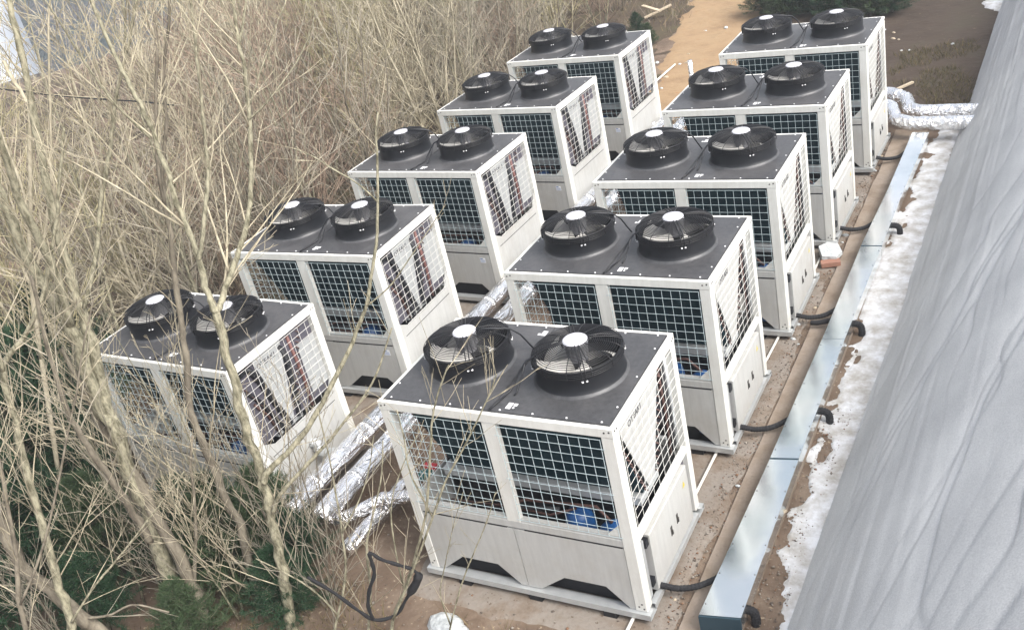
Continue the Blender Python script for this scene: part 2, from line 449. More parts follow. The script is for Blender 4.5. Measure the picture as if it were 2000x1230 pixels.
xs = np.unique(np.concatenate([np.arange(-12, 5.01, 0.12), np.linspace(-12, -60, 40), np.linspace(-60, -400, 12), np.linspace(5, 400, 14)]))
ys = np.unique(np.concatenate([np.arange(-6, 24.01, 0.14), np.linspace(24, 70, 30), np.linspace(70, 400, 12), np.linspace(-6, -60, 8)]))
GX, GY = np.meshgrid(xs, ys)
me = grid_mesh('ground', xs, ys, ground_z(GX, GY), M['soil'])
link('ground', me, kind='structure')

# leaf-litter floor of the thicket and the dark slope at the far right (sheets with ragged edges, just above the soil)
def sheet(name, x0, x1, y0, y1, step, inside, m, lift=0.006, kind='structure'):
    xs = np.arange(x0, x1, step); ys = np.arange(y0, y1, step)
    X, Y = np.meshgrid(xs, ys)
    sd = inside(X, Y)
    me = grid_mesh(name, xs, ys, ground_z(X, Y) + np.clip(sd * 0.2, -0.05, lift), m, keep=sd > -0.3)
    return link(name, me, kind=kind)
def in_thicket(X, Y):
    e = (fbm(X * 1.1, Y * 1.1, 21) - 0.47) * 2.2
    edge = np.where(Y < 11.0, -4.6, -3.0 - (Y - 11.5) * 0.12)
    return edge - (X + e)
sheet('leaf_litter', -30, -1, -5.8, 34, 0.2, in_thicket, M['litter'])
def in_slope(X, Y):
    e = (fbm(X * 1.3, Y * 1.3, 31) - 0.47) * 1.6
    return np.minimum(X + e - 0.6, Y - 10.9 - e * 0.4)
sheet('dark_slope', 0, 7, 10.6, 30, 0.12, in_slope, M['slope'])
def in_road(X, Y):
    c = -0.9 - 0.24 * (Y - 10.5)
    hw = np.where(Y < 13, 1.35, 1.35 - (Y - 13) * 0.06).clip(0.75)
    e = (fbm(X * 1.5, Y * 1.5, 41) - 0.47) * 0.9
    return np.minimum(hw - np.abs(X - c) - e, Y - 9.4 + e)
sheet('dirt_road', -12, 2, 9.2, 40, 0.1, in_road, M['road'], lift=0.014)

# concrete pads under the two rows, one slab each with a ragged dusty edge
def in_pad(x0, x1, y0, y1, seed):
    def f(X, Y):
        e = (fbm(X * 3, Y * 3, seed) - 0.47) * 0.22
        return np.minimum(np.minimum(X - x0 - e, x1 - e - X), np.minimum(Y - y0 - e, y1 - e - Y))
    return f
sheet('concrete_slab', -0.4, 2.3, -0.5, 10.4, 0.05, in_pad(-0.16, 2.19, -0.24, 10.1, 51), M['concrete'], lift=0.012)
sheet('concrete_slab', -4.3, -1.3, -0.3, 10.9, 0.05, in_pad(-4.0, -1.55, -0.05, 10.6, 55), M['concrete'], lift=0.012)

# walkway strip beside the tray: a real step
ysw = np.arange(-1.6, 10.21, 0.1)
el = 2.235 + (fbm(ysw * 2.0, ysw * 0 + 3, 61) - 0.47) * 0.035
m = MB()
for i, y in enumerate(ysw):
    m.v += [(el[i], y, GZ - 0.05), (el[i], y, GZ + 0.022), (2.69, y, GZ + 0.026), (2.69, y, GZ - 0.05)]
for i in range(len(ysw) - 1):
    a = i * 4
    for k in range(3): m.f.append((a + k, a + k + 1, a + 5 + k, a + 4 + k)); m.m.append(0)
m.f.append((0, 3, 2, 1)); m.m.append(0)
e_ = (len(ysw) - 1) * 4
m.f.append((e_, e_ + 1, e_ + 2, e_ + 3)); m.m.append(0)
m.build('concrete_path', M['path'], kind='structure')

# snow along the foot of the felt cover
xs = np.arange(2.60, 3.42, 0.018); ys = np.arange(-2.0, 10.4, 0.025)
X, Y = np.meshgrid(xs, ys)
edge = 2.85 - 0.20 * np.clip((Y - 1.0) / 1.6, 0, 1) + 0.10 * np.clip((Y - 7.2) / 1.5, 0, 1)
e = (fbm(X * 6, Y * 4, 71, 5) - 0.47) * 0.62
dd = X - (edge + e)
dd = np.minimum(dd, (0.60 - fbm(X * 2.2, Y * 1.6, 75)) * 0.8 + np.clip((8.5 - Y) * 0.2, 0, 1))
dd = np.minimum(dd, np.hypot((Y - 4.35) / 1.2, X - 2.66) - 0.17 + e * .3)
keepm = dd > -0.06
Z = GZ - 0.010 + np.clip(dd, -0.06, 0) * 0.8 + 0.022 * np.clip(dd / 0.12, 0, 1) ** 0.7 + (fbm(X * 7, Y * 5, 77) - 0.47) * 0.024 * np.clip(dd / 0.06, 0, 1)
link('snow', grid_mesh('snow', xs, ys, Z, M['snow'], keep=keepm), kind='structure')
# small snow patch at the far end of the cover
X, Y = np.meshgrid(np.arange(2.2, 3.6, 0.04), np.arange(15.2, 17.6, 0.04))
rr = np.hypot((X - 3.15) / 0.3, (Y - 16.9) / 0.6) + (fbm(X * 4, Y * 4, 79) - 0.47) * 0.9
link('snow', grid_mesh('snow', None, None, ground_z(X, Y) + np.clip((1 - rr) * .2, -.05, .04), M['snow'], keep=rr < 1.3, X=X, Y=Y), kind='structure')

# far land on the left: a wooded hill, and a snow field behind it
def polar_hill(name, az0, az1, d0, d1, top, m, n=90, k=24, seed=0):
    az = np.linspace(az0, az1, n); t = np.linspace(0, 1, k)
    A, T = np.meshgrid(az, t)
    D = d0 + (d1 - d0) * T
    X = CAM.x + D * np.sin(A); Y = CAM.y + D * np.cos(A)
    Z = -12 + (top(A) + 12) * np.sin(T * math.pi / 2) ** 1.2 + (fbm(X * 0.15, Y * 0.15, seed) - 0.47) * 3.0 * T
    link(name, grid_mesh(name, None, None, Z, m, X=X, Y=Y), kind='structure')
polar_hill('snow_field', R_(-75), R_(-35), 75, 240, lambda A: 4.0 + A * 0, M['farsnow'], seed=5)
polar_hill('wooded_hill', R_(-54.6), R_(20), 62, 130, lambda A: 5.4 + 3.0 * np.clip((A + R_(54.6)) / R_(4), 0, 1) ** 0.6 + 1.2 * np.sin(A * 16), M['hill'], n=160, seed=8)

# ------------------------------------------------------------------ greenhouse cover (grey felt)
S = np.concatenate([np.linspace(0, 3, 400), np.linspace(3.03, 5.2, 60)])
Yq = np.concatenate([np.linspace(-7, 9, 330), np.linspace(9.06, 26, 90)])
SS, YY = np.meshgrid(S, Yq)
ang = R_(60) - (R_(60) - R_(24)) * (SS / 5.2)
# integrate the arch profile
dS = np.diff(S)
px_ = np.concatenate([[0], np.cumsum(np.cos(R_(60) - (R_(60) - R_(24)) * (S[:-1] / 5.2)) * dS)])
pz_ = np.concatenate([[0], np.cumsum(np.sin(R_(60) - (R_(60) - R_(24)) * (S[:-1] / 5.2)) * dS)])
foot = 2.985 + np.clip((YY - 0.2) / 5, -1, 1) * 0.09 + np.clip((YY - 6) / 10, 0, 1) * 0.09 + (fbm(YY * 0.9, SS * 0 + 1, 81) - 0.47) * 0.05 * np.clip(1 - SS / 0.4, 0, 1)
h = (fbm(SS * 0.8, YY * 0.35, 83) - 0.47) * 0.03
rng = random.Random(5)
for k in range(52):
    s0 = -5.0 + k * 0.20 + rng.uniform(-.1, .1)
    slope = rng.uniform(0.16, 0.46)
    y0 = rng.uniform(-4, 9); ln = rng.uniform(2.0, 5.5)
    line = s0 + slope * YY + 0.10 * np.sin(YY * rng.uniform(0.9, 2.2) + k) + (vnoise(YY * 1.7, YY * 0 + k, 85) - .5) * 0.30
    amp = rng.uniform(0.009, 0.027) * np.exp(-((YY - y0) / ln) ** 4)
    q = SS - line
    # cusp-shaped tuck in the felt
    h -= amp * np.exp(-np.abs(q) / np.where(q > 0, 0.014, 0.07))
h += ((vnoise(SS * 7.5, YY * 0.5, 87) - .5) * 0.016 + (vnoise(SS * 17, YY * 0.6, 88) - .5) * 0.008) * np.clip(2.2 - SS, 0.2, 1)
h *= np.clip(SS / 0.10, 0.15, 1)
PX = np.interp(SS, S, px_); PZ = np.interp(SS, S, pz_)
Xq = foot + PX - np.sin(ang) * h
Zq = GZ - 0.02 + PZ + np.cos(ang) * h
me = grid_mesh('felt_cover', None, None, Zq, M['quilt'], X=Xq, Y=YY)
gh = empty('greenhouse', (2.98, 0, GZ), label='big arched slope under creased grey felt on the right', cat='greenhouse')
o = link('felt_cover', me, gh); o.matrix_parent_inverse = Matrix.Translation((-2.98, 0, -GZ))

# ------------------------------------------------------------------ heat pumps
W, D, H = 2.0, 1.2732, 1.794
Z0, Z1 = 0.79, 1.712          # front openings
PT = H + 0.004                # top of the charcoal panels

def text_mesh(body, size, name='lettering'):
    cu = bpy.data.curves.new(name, 'FONT'); cu.body = body; cu.size = size; cu.extrude = 0.0008; cu.align_x = 'CENTER'; cu.align_y = 'CENTER'
    cu.resolution_u = 2; cu.offset = size * 0.012
    to = bpy.data.objects.new(name, cu); COL.objects.link(to)
    me = bpy.data.meshes.new_from_object(to.evaluated_get(bpy.context.evaluated_depsgraph_get()))
    bpy.data.objects.remove(to); bpy.data.curves.remove(cu)
    me.name = name
    me.materials.clear(); me.materials.append(M['ink'])
    return me
LETTERS = text_mesh('OTEAKI', 0.074)

# --- fan meshes shared by all twenty fans
FR = 0.337
def fan_meshes():
    sh = MB()
    sh.lathe([(0.372, -0.002), (0.364, 0.003), (0.356, 0.010), (0.350, 0.020)], 48, m=2)
    sh.lathe([(0.350, 0.020), (0.344, 0.032), (FR + .002, 0.05), (FR, 0.195), (FR + 0.008, 0.202), (FR + 0.006, 0.208), (FR - 0.010, 0.206), (FR - 0.014, 0.06)], 48)
    b = len(sh.v)
    sh.lathe([(FR - 0.014, 0.06), (0.0, 0.058)], 48, m=1)  # black disc closes the opening, standing for the dark inside
    shroud = sh.mesh('fan', [M['black'], M['void'], M['top']], True)
    dome = lambda r: 0.209 + 0.080 * (1 - (r / FR) ** 2) ** 0.55 if r < FR else 0.207
    g = MB()
    for k in range(19):
        r = 0.098 + (FR + 0.012 - 0.098) * k / 18
        z = dome(r) if r < FR else 0.212
        g.tube([(r * math.cos(a), r * math.sin(a), z) for a in np.linspace(0, 2 * math.pi, 41)], 0.0034, 4, cap=False)
    for z in (0.193, 0.178, 0.163):
        g.tube([((FR + 0.013) * math.cos(a), (FR + 0.013) * math.sin(a), z) for a in np.linspace(0, 2 * math.pi, 41)], 0.0034, 4, cap=False)
    for k in range(12):
        a = 2 * math.pi * k / 12 + 0.2
        rs = np.linspace(0.085, FR + 0.013, 9)
        pts = [(r * math.cos(a), r * math.sin(a), dome(r) + 0.003) for r in rs] + [((FR + 0.015) * math.cos(a), (FR + 0.015) * math.sin(a), 0.16)]
        g.tube(pts, 0.0036, 4)
    for k in range(4):                     # paired mounting struts
        for da in (-0.05, 0.05):
            a = 2 * math.pi * k / 4 + 0.55
            px, py = -math.sin(a) * 0.014 * np.sign(da), math.cos(a) * 0.014 * np.sign(da)
            rs = np.linspace(0.08, FR + 0.013, 9)
            pts = [(r * math.cos(a) + px, r * math.sin(a) + py, dome(r) + 0.005) for r in rs] + [((FR + 0.017) * math.cos(a) + px, (FR + 0.017) * math.sin(a) + py, 0.13)]
            g.tube(pts, 0.0045, 5)
    guard = g.mesh('guard', M['wireb'], True)
    sc_ = MB()
    for k in range(4):
        for s in (-1, 1):
            a = 2 * math.pi * k / 4 + 0.55 + s * 0.045
            sc_.lathe([(0.0085, 0), (0.0085, 0.008), (0, 0.010)], 8, ((FR + 0.017) * math.cos(a), (FR + 0.017) * math.sin(a), 0.130))
    screws = sc_.mesh('guard_screws', M['sticker'])
    mo = MB()
    mo.lathe([(0.070, 0.12), (0.074, 0.20), (0.078, 0.258)], 24, m=1)
    for k in range(14):
        a = 2 * math.pi * k / 14
        c, s = math.cos(a), math.sin(a)
        mo.tube([(c * .078, s * .078, .16), (c * .084, s * .084, .262)], 0.006, 4, m=1)
    mo.lathe([(0.078, 0.258), (0.097, 0.266), (0.097, 0.290), (0.088, 0.298), (0.045, 0.302), (0.0, 0.303)], 24)
    for k in range(6):
        a = 2 * math.pi * k / 6
        mo.lathe([(0.006, 0.258), (0.006, 0.280), (0, 0.283)], 8, (0.099 * math.cos(a), 0.099 * math.sin(a), 0))
    motor = mo.mesh('motor', [M['motor'], M['motorside']])
    # sickle blade
    bl = MB()
    nr, nc = 7, 6
    for i in range(nr):
        t = i / (nr - 1); r = 0.075 + 0.24 * t
        wdt = R_(28 + 18 * t); sweep = R_(-22) * t * t
        for j in range(nc):
            u = j / (nc - 1) - 0.5
            a = u * wdt + sweep
            z = 0.118 + u * -0.145 * (0.65 + 0.35 * t) + 0.015 * (1 - 4 * u * u)
            bl.v.append((r * math.cos(a), r * math.sin(a), z))
    for i in range(nr - 1):
        for j in range(nc - 1):
            a = i * nc + j
            bl.f.append((a, a + 1, a + nc + 1, a + nc)); bl.m.append(0)
    blade = bl.mesh('blade', M['blade'], True)
    return shroud, guard, screws, motor, blade
SHROUD, GUARD, GSCREW, MOTOR, BLADE = fan_meshes()

def make_fan(root, x, y, rot):
    f = link('fan', SHROUD, root, loc=(x, y, PT))
    link('guard', GUARD, f)
    link('guard_screws', GSCREW, f, kind='stuff')
    link('motor', MOTOR, f)
    for k in range(5):
        b = link('blade', BLADE, f)
        b.rotation_euler = (0, 0, rot + 2 * math.pi * k / 5)
    return f

def wires_front(x0, x1, z0, z1, y, nx, nz, m=None, chamfer=None):
    g = MB(); t = 0.0017
    for k in range(nx + 1):
        x = x0 + (x1 - x0) * k / nx
        g.box(x - t, x + t, y - t, y + t, z0, z1)
    for k in range(nz + 1):
        z = z0 + (z1 - z0) * k / nz
        ex = 0.028 if k % 5 == 0 else 0.0
        g.box(x0 - ex, x1 + ex, y - 3 * t, y - t - 0.0005, z - t, z + t)
    return g
def wires_side(y0, y1, z0, z1, x, ny, nz, s=1, cham=0.0):
    g = MB(); t = 0.0017
    for k in range(ny + 1):
        y = y0 + (y1 - y0) * k / ny
        zc = z0
        if cham: zc = z0 + max(0, cham - min(y - y0, y1 - y)) * 0.9
        g.box(x - t, x + t, y - t, y + t, zc, z1)
    for k in range(nz + 1):
        z = z0 + (z1 - z0) * k / nz
        c = max(0, cham - (z - z0) / 0.9) if cham else 0
        g.box(min(x + s * t + s * .0005, x + s * 3 * t), max(x + s * t + s * .0005, x + s * 3 * t), y0 + c - 0.02 * (k % 5 == 0), y1 - c + 0.02 * (k % 5 == 0), z - t, z + t)
    return g

def make_unit(kind):
    u = empty('heat_pump')
    cr, pn = M['cream'], M['panel']
    # frame posts
    for (x0, x1, y0, y1) in ((0, .086, 0, .085), (1.90, 2.0, 0, .10), (0, .086, D - .085, D), (1.90, 2.0, D - .085, D)):
        box_obj('post', x0, x1, y0, y1, 0.058, Z1, cr, u, bev=0.006)
    for y0, y1 in ((0.002, .06), (D - .06, D - .002)):
        box_obj('post', .925, 1.045, y0, y1, 0.7605, Z1, cr, u, bev=0.005)
    # top beams
    box_obj('top_beam', 0, W, -.002, .034, Z1 + .0005, H, cr, u, bev=0.005)
    box_obj('top_beam', 0, W, D - .034, D + .002, Z1 + .0005, H, cr, u, bev=0.005)
    box_obj('top_beam', -.002, .030, .0345, D - .0345, Z1 + .0005, H - .001, cr, u, bev=0.005)
    box_obj('top_beam', W - .030, W + .002, .0345, D - .0345, Z1 + .0005, H - .001, cr, u, bev=0.005)
    # charcoal top panels (two) with small stickers
    for x0, x1 in ((.034, .9965), (1.0035, 1.966)):
        t = MB()
        t.prism([(x0, .038), (x1, .038), (x1, D - .038), (x0, D - .038)], lambda a, b, z: (a, b, z), Z1 + .004, PT - .003)
        t.prism([(x0 + .006, .044), (x1 - .006, .044), (x1 - .006, D - .044), (x0 + .006, D - .044)], lambda a, b, z: (a, b, z), PT - .0029, PT)
        p = t.build('top_panel', M['top'], u)
        if x0 > 1:
            s = MB(); s.box(1.105, 1.145, .10, .175, PT, PT + .0012); s.box(1.155, 1.185, .14, .172, PT, PT + .0012); s.lathe([(.010, .0012), (0, .0012)], 10, (1.168, .118, PT))
            s.build('sticker', M['sticker'], p)
        else:
            s = MB(); s.box(.93, .972, 1.08, 1.15, PT, PT + .0012); s.box(.90, .922, 1.085, 1.11, PT, PT + .0012)
            s.build('sticker', M['sticker'], p)
    s = MB()
    for x in list(np.linspace(.10, .92, 4)) + list(np.linspace(1.08, 1.90, 4)):
        for y in (.062, D - .062): s.lathe([(.008, 0), (.007, .005), (0, .007)], 8, (x, y, PT))
    for y in np.linspace(.25, D - .25, 3):
        for x in (.058, 1.942): s.lathe([(.008, 0), (.007, .005), (0, .007)], 8, (x, y, PT))
    s.build('panel_screws', M['sticker'], u, kind='stuff')
    # fans and their cables
    make_fan(u, .525, .632, 0.4)
    make_fan(u, 1.495, .632, 1.0)
    c = MB()
    c.tube([(.60, .66, PT + .29), (.72, .72, PT + .275), (.84, .80, PT + .235), (.90, .84, PT + .16), (.95, .88, PT + .03), (.965, .89, PT)], .0075, 6)
    c.build('cable', M['black'], u, smooth=True)
    c = MB()
    c.tube([(1.42, .60, PT + .285), (1.30, .52, PT + .262), (1.17, .42, PT + .205), (1.11, .38, PT + .12), (1.055, .30, PT + .012), (1.03, .17, PT + .009), (1.004, .045, PT + .009)], .0085, 6)
    c.build('cable', M['black'], u, smooth=True)
    c = MB()
    c.tube([(1.16, .415, PT + .19), (1.135, .36, PT + .10), (1.115, .28, PT + .012), (1.105, .25, PT)], .0075, 6)
    c.build('cable', M['black'], u, smooth=True)
    # corner bolts
    b = MB()
    def bolt_y(x, z, y=-.002):
        b.prism([(x + .0075 * math.cos(a), z + .0075 * math.sin(a)) for a in np.linspace(0, 2 * math.pi, 9)[:-1]], lambda p, q, t: (p, t, q), y - .003, y)
    def bolt_x(y, z, x=W + .002):
        b.prism([(y + .0075 * math.cos(a), z + .0075 * math.sin(a)) for a in np.linspace(0, 2 * math.pi, 9)[:-1]], lambda p, q, t: (t, p, q), x, x + .003)
    for x, z in ((.028, 1.755), (.066, 1.765), (1.934, 1.757), (1.972, 1.765)): bolt_y(x, z)
    for x, z in ((1.935, .10), (1.962, .13), (1.975, .085), (.03, .10), (.055, .13)): bolt_y(x, z, 0)
    for y, z in ((.030, 1.762), (.066, 1.757), (D - .03, 1.76), (D - .06, 1.755)): bolt_x(y, z)
    b.build('corner_bolts', M['hole'], u, kind='stuff')
    # front sill, lower panels with their lifting cut-outs
    for s, yy in ((0, 0), (1, D)):
        y0, y1 = (0.003, .040) if s == 0 else (D - .040, D - .003)
        box_obj('sill', .0865, 1.8995, y0, y1, .690, .7600, cr if s else pn, u, bev=0.004)
        g0, g1 = (.0045, .024) if s == 0 else (D - .024, D - .0045)
        fn = lambda a, c, t: (a, t, c)
        MB().prism([(.087, .062), (.144, .062), (.368, .242), (.712, .242), (.898, .062), (.957, .062), (.957, .674), (.087, .674)], fn, g0, g1).build('lower_panel', pn, u)
        lp = MB().prism([(.963, .062), (1.079, .062), (1.320, .242), (1.679, .242), (1.855, .062), (1.899, .062), (1.899, .674), (.963, .674)], fn, g0, g1).build('lower_panel', pn, u)
        if s == 0 and kind == 'pipe':
            st = MB(); st.box(1.745, 1.825, .0025, .0043, .555, .625); st.build('rating_plate', M['sticker'], lp)
            st = MB()
            st.box(1.75, 1.79, .0018, .0024, .608, .620)
            for q in range(4): st.box(1.75, 1.82, .0018, .0024, .565 + q * .010, .568 + q * .010)
            st.build('rating_print', M['blueink'], lp)
        ga = MB()
        for xa, xb in ((.10, .90), (1.06, 1.885)):
            ga.box(xa, xb, (g0 + .001) if s == 0 else (g1 - .02), (g0 + .02) if s == 0 else (g1 - .001), .6745, .6895)
        ga.build('groove_shade', M['dark'], u)  # dark strips stand for the shadow line in the groove
    # filler between opening bottom and sill
    box_obj('sill_lip', .0866, 1.8994, .010, .050, .7605, .790, pn, u)
    MB().prism([(1.785, .7902), (1.8992, .7902), (1.8992, .905)], lambda a, c, t: (a, t, c), .012, .020).build('gusset', cr, u)
    # coil pair in a V, drip pan, end plates
    def coil(ya, za, yb, zb, name):
        dy, dz = yb - ya, zb - za; l = math.hypot(dy, dz); ny, nz = -dz / l * .042, dy / l * .042
        s = 1 if yb > ya else -1
        poly = [(ya, za), (yb, zb), (yb + ny * s, zb + nz * s), (ya + ny * s, za + nz * s)]
        MB().prism(poly, lambda a, c, t: (t, a, c), .25, 1.945).build(name, M['coil'], u)
    coil(.055, 1.700, .395, .90, 'coil')
    coil(1.035, 1.700, .665, .90, 'coil')
    box_obj('drip_pan', .16, 1.94, .34, .72, .815, .893, M['galvf'], u, bev=.004)
    # copper bends on the coil ends
    cb = MB()
    for q in range(17):
        t = q / 16
        for ya, yb in ((.075, .415), (1.015, .655)):
            y = ya + (yb - ya) * t; z = 1.67 + (.92 - 1.67) * t
            for xx, sx in ((1.952, 1), (.245, -1)):
                cb.tube([(xx, y - .012, z + .018), (xx + sx * .022, y - .004, z + .008), (xx + sx * .022, y + .006, z - .008), (xx, y + .012, z - .018)], .006, 5)
    cb.build('coil_bends', M['copper'], u, kind='stuff')
    if kind == 'door':
        tri = [(.13, 1.700), (.955, 1.700), (.590, .90), (.475, .90)]
    else:
        tri = [(.34, 1.700), (.74, 1.700), (.585, .90), (.52, .90)]
    ep = MB().prism(tri, lambda a, c, t: (t, a, c), 1.960, 1.968).build('end_plate', pn if kind == 'door' else M['galvf'], u)
    lt = link('lettering', LETTERS, ep)
    lt.matrix_local = Matrix.Translation((1.9695, .43 if kind == 'door' else .50, 1.605)) @ Matrix.Rotation(R_(90), 4, 'Z') @ Matrix.Rotation(R_(90), 4, 'X')
    MB().prism([(.22, 1.700), (.88, 1.700), (.585, .90), (.50, .90)], lambda a, c, t: (t, a, c), .232, .240).build('end_plate', M['galvf'], u)
    # compressors, tank and pipe work below and beside the coils
    for x, y in ((1.74, .20), (1.40, .30)):
        k = MB(); k.lathe([(0, .10), (.115, .10), (.12, .14), (.12, .60), (.105, .68), (.05, .72), (0, .725)], 20, (x, y, 0)); k.build('compressor', M['blue'], u, smooth=True)
    k = MB(); k.lathe([(0, .14), (.09, .15), (.10, .2), (.10, 1.35), (.08, 1.42), (0, 1.45)], 18, (1.72, 1.08, 0)); k.build('receiver_tank', M['dark'], u, smooth=True)
    box_obj('inner_tray', .09, 1.895, .125, 1.15, .10, .16, M['dark'], u)
    box_obj('shade_wall', .20, 1.925, .47, .50, .165, .81, M['dark'], u)  # added dark sheet so the lower inside looks shaded
    box_obj('shade_skirt', .09, 1.91, .108, .12, .01, .30, M['dark'], u)  # added dark sheet behind the cut-outs, standing for the shade underneath
    for pts, rr, mm in (([(.3, .16, .72), (.9, .17, .75), (1.2, .2, .7), (1.4, .28, .74)], .011, 'copper'), ([(.5, .2, .60), (1.0, .22, .80), (1.6, .25, .82), (1.74, .2, .73)], .013, 'copper'),
                        ([(.13, .5, .2), (.13, .5, 1.5), (.2, .52, 1.6)], .028, 'dark'), ([(.12, .72, .2), (.12, .72, 1.55)], .022, 'copper'), ([(.9, .16, .2), (.9, .16, .76), (1.3, .2, .78)], .016, 'dark')):
        MB().tube(pts, rr, 8).build('pipe', M[mm], u, smooth=True)
    # grilles
    wires_front(.098, .915, Z0 + .006, Z1 - .018, -.004, 10, 11).build('grille', M['wire'], u)
    wires_front(1.055, 1.892, Z0 + .006, Z1 - .018, -.004, 10, 11).build('grille', M['wire'], u)
    wires_side(.095, D - .095, Z0 + .006, Z1 - .018, .012, 9, 11, -1).build('grille', M['wirew'], u)
    box_obj('side_panel', .012, .028, .0855, D - .0855, .062, .785, pn, u)
    fx = lambda a, c, t: (t, a, c)
    if kind == 'door':
        box_obj('side_rail', 1.955, 1.998, .1005, D - .0855, .690, .752, cr, u, bev=.004)
        box_obj('recess_panel', 1.930, 1.950, .1005, D - .0855, .062, .689, M['recess'], u)
        dr = box_obj('door', 1.951, 2.012, .225, 1.085, .075, .640, pn, u, bev=.006)
        for z in (.19, .585):
            MB().box(1.952, 2.000, .168, .2245, z - .034, z + .034).build('hinge', M['black'], dr)
        for y, z in ((.625, .335), (.765, .345)):
            h_ = MB(); h_.box(2.0122, 2.017, y - .014, y + .014, z - .045, z + .045); h_.box(2.017, 2.027, y - .006, y + .006, z - .03, z + .012)
            h_.build('handle', M['hole'], dr)
        MB().prism([(.965, .49), (1.015, .49), (.99, .545)], fx, 2.0122, 2.0135).build('warning_sticker', M['yellow'], dr)
        box_obj('jamb', 1.951, 1.985, .1008, .1665, .075, .640, M['galvf'], u)
        wires_side(.105, D - .09, .757, Z1 - .014, 2.004, 9, 12, 1).build('grille', M['wirew'], u)
        # things seen behind the side grille
        box_obj('control_box', 1.86, 1.925, 1.02, 1.17, 1.10, 1.55, M['recess'], u)
        for y, mm, rr in ((.995, 'copper', .014), (1.06, 'dark', .025), (1.14, 'galvf', .018)):
            MB().tube([(1.945, y, .80), (1.945, y + .02, 1.2), (1.94, y + .01, 1.66)], rr, 8).build('pipe', M[mm], u, smooth=True)
    else:
        MB().prism([(.1005, .062), (D - .0855, .062), (D - .0855, .99), (D - .20, .81), (.26, .81), (.1005, .90)], fx, 1.972, 1.990).build('side_panel', pn, u)
        MB().prism([(.16, .716), (1.13, .716), (1.13, .724), (.16, .724)], fx, 1.9902, 1.9912).build('groove_shade', M['dark'], u)  # dark strip on the face stands for the groove's shadow line
        wires_side(.105, D - .09, .84, Z1 - .014, 2.004, 10, 11, 1, cham=.14).build('grille', M['wirew'], u)
        def hose(pts, r0, name='hose', mm='black'):
            # corrugated hose
            pts = [Vector(p) + Vector((.014, 0, 0)) for p in pts]; out = []; rad = []
            N_ = 60
            for q in range(N_):
                t = q / (N_ - 1) * (len(pts) - 1); i = min(int(t), len(pts) - 2); f = t - i
                p0 = pts[max(i - 1, 0)]; p1 = pts[i]; p2 = pts[i + 1]; p3 = pts[min(i + 2, len(pts) - 1)]
                out.append(0.5 * ((2 * p1) + (p2 - p0) * f + (2 * p0 - 5 * p1 + 4 * p2 - p3) * f * f + (3 * p1 - p0 - 3 * p2 + p3) * f ** 3))
                rad.append(r0 * (1 + .16 * (q % 2)))
            MB().tube(out, rad, 8).build(name, M[mm], u)
        hose([(1.93, .16, 1.64), (1.95, .25, 1.66), (1.95, .33, 1.52), (1.945, .42, 1.2), (1.94, .52, .86)], .030)
        hose([(1.93, .70, 1.64), (1.95, .74, 1.5), (1.95, .70, 1.15), (1.94, .66, .86)], .030)
        hose([(1.93, .17, 1.45), (1.945, .26, 1.3), (1.945, .40, .95), (1.94, .44, .84)], .022)
        MB().tube([(1.955, .86, .84), (1.962, .87, 1.2), (1.955, .85, 1.66)], .017, 10).build('pipe', M['redpipe'], u, smooth=True)
        MB().tube([(1.955, .36, .84), (1.962, .30, 1.1), (1.955, .20, 1.3)], .014, 8).build('pipe', M['copper'], u, smooth=True)
        box_obj('inner_panel', 1.953, 1.958, .93, D - .09, .95, 1.50, M['galvf'], u)
        box_obj('shade_backing', 1.9455, 1.9475, .105, D - .09, .86, 1.69, M['recess'], u)  # added dark sheet to keep the space behind the hoses from looking bright
    # base rails and rubber feet
    e = .03
    rail = [(-e, .0), (-e + .006, .0), (.10, .0), (.10, .008), (-e + .008, .008), (-e + .008, .046), (.05, .046), (.05, .054), (-e, .054)]
    MB().prism(rail, lambda a, c, t: (t, a, c), -e, W + e).build('base_rail', M['galvf'], u)
    MB().prism(rail, lambda a, c, t: (t, D - a, c), -e, W + e).build('base_rail', M['galvf'], u)
    for fnx in (lambda a, c, t: (a, t, c - .001), lambda a, c, t: (W - a, t, c - .001)):
        MB().prism([(-e + .004, .004), (.03, .004), (.03, .012), (-e + .012, .012), (-e + .012, .050), (.02, .050), (.02, .056), (-e + .004, .056)], fnx, .102, D - .102).build('base_rail', M['galvf'], u)
    for x in (.34, 1.02, 1.68):
        for y in (.02, D - .02):
            k = MB(); k.prism([(x - .055, y - .05), (x + .055, y - .05), (x + .062, y), (x + .055, y + .05), (x - .055, y + .05), (x - .062, y)], lambda a, b_, t: (a, b_, t), GZ + .003, -.001)
            k.build('rubber_foot', M['rubber'], u)
    return u

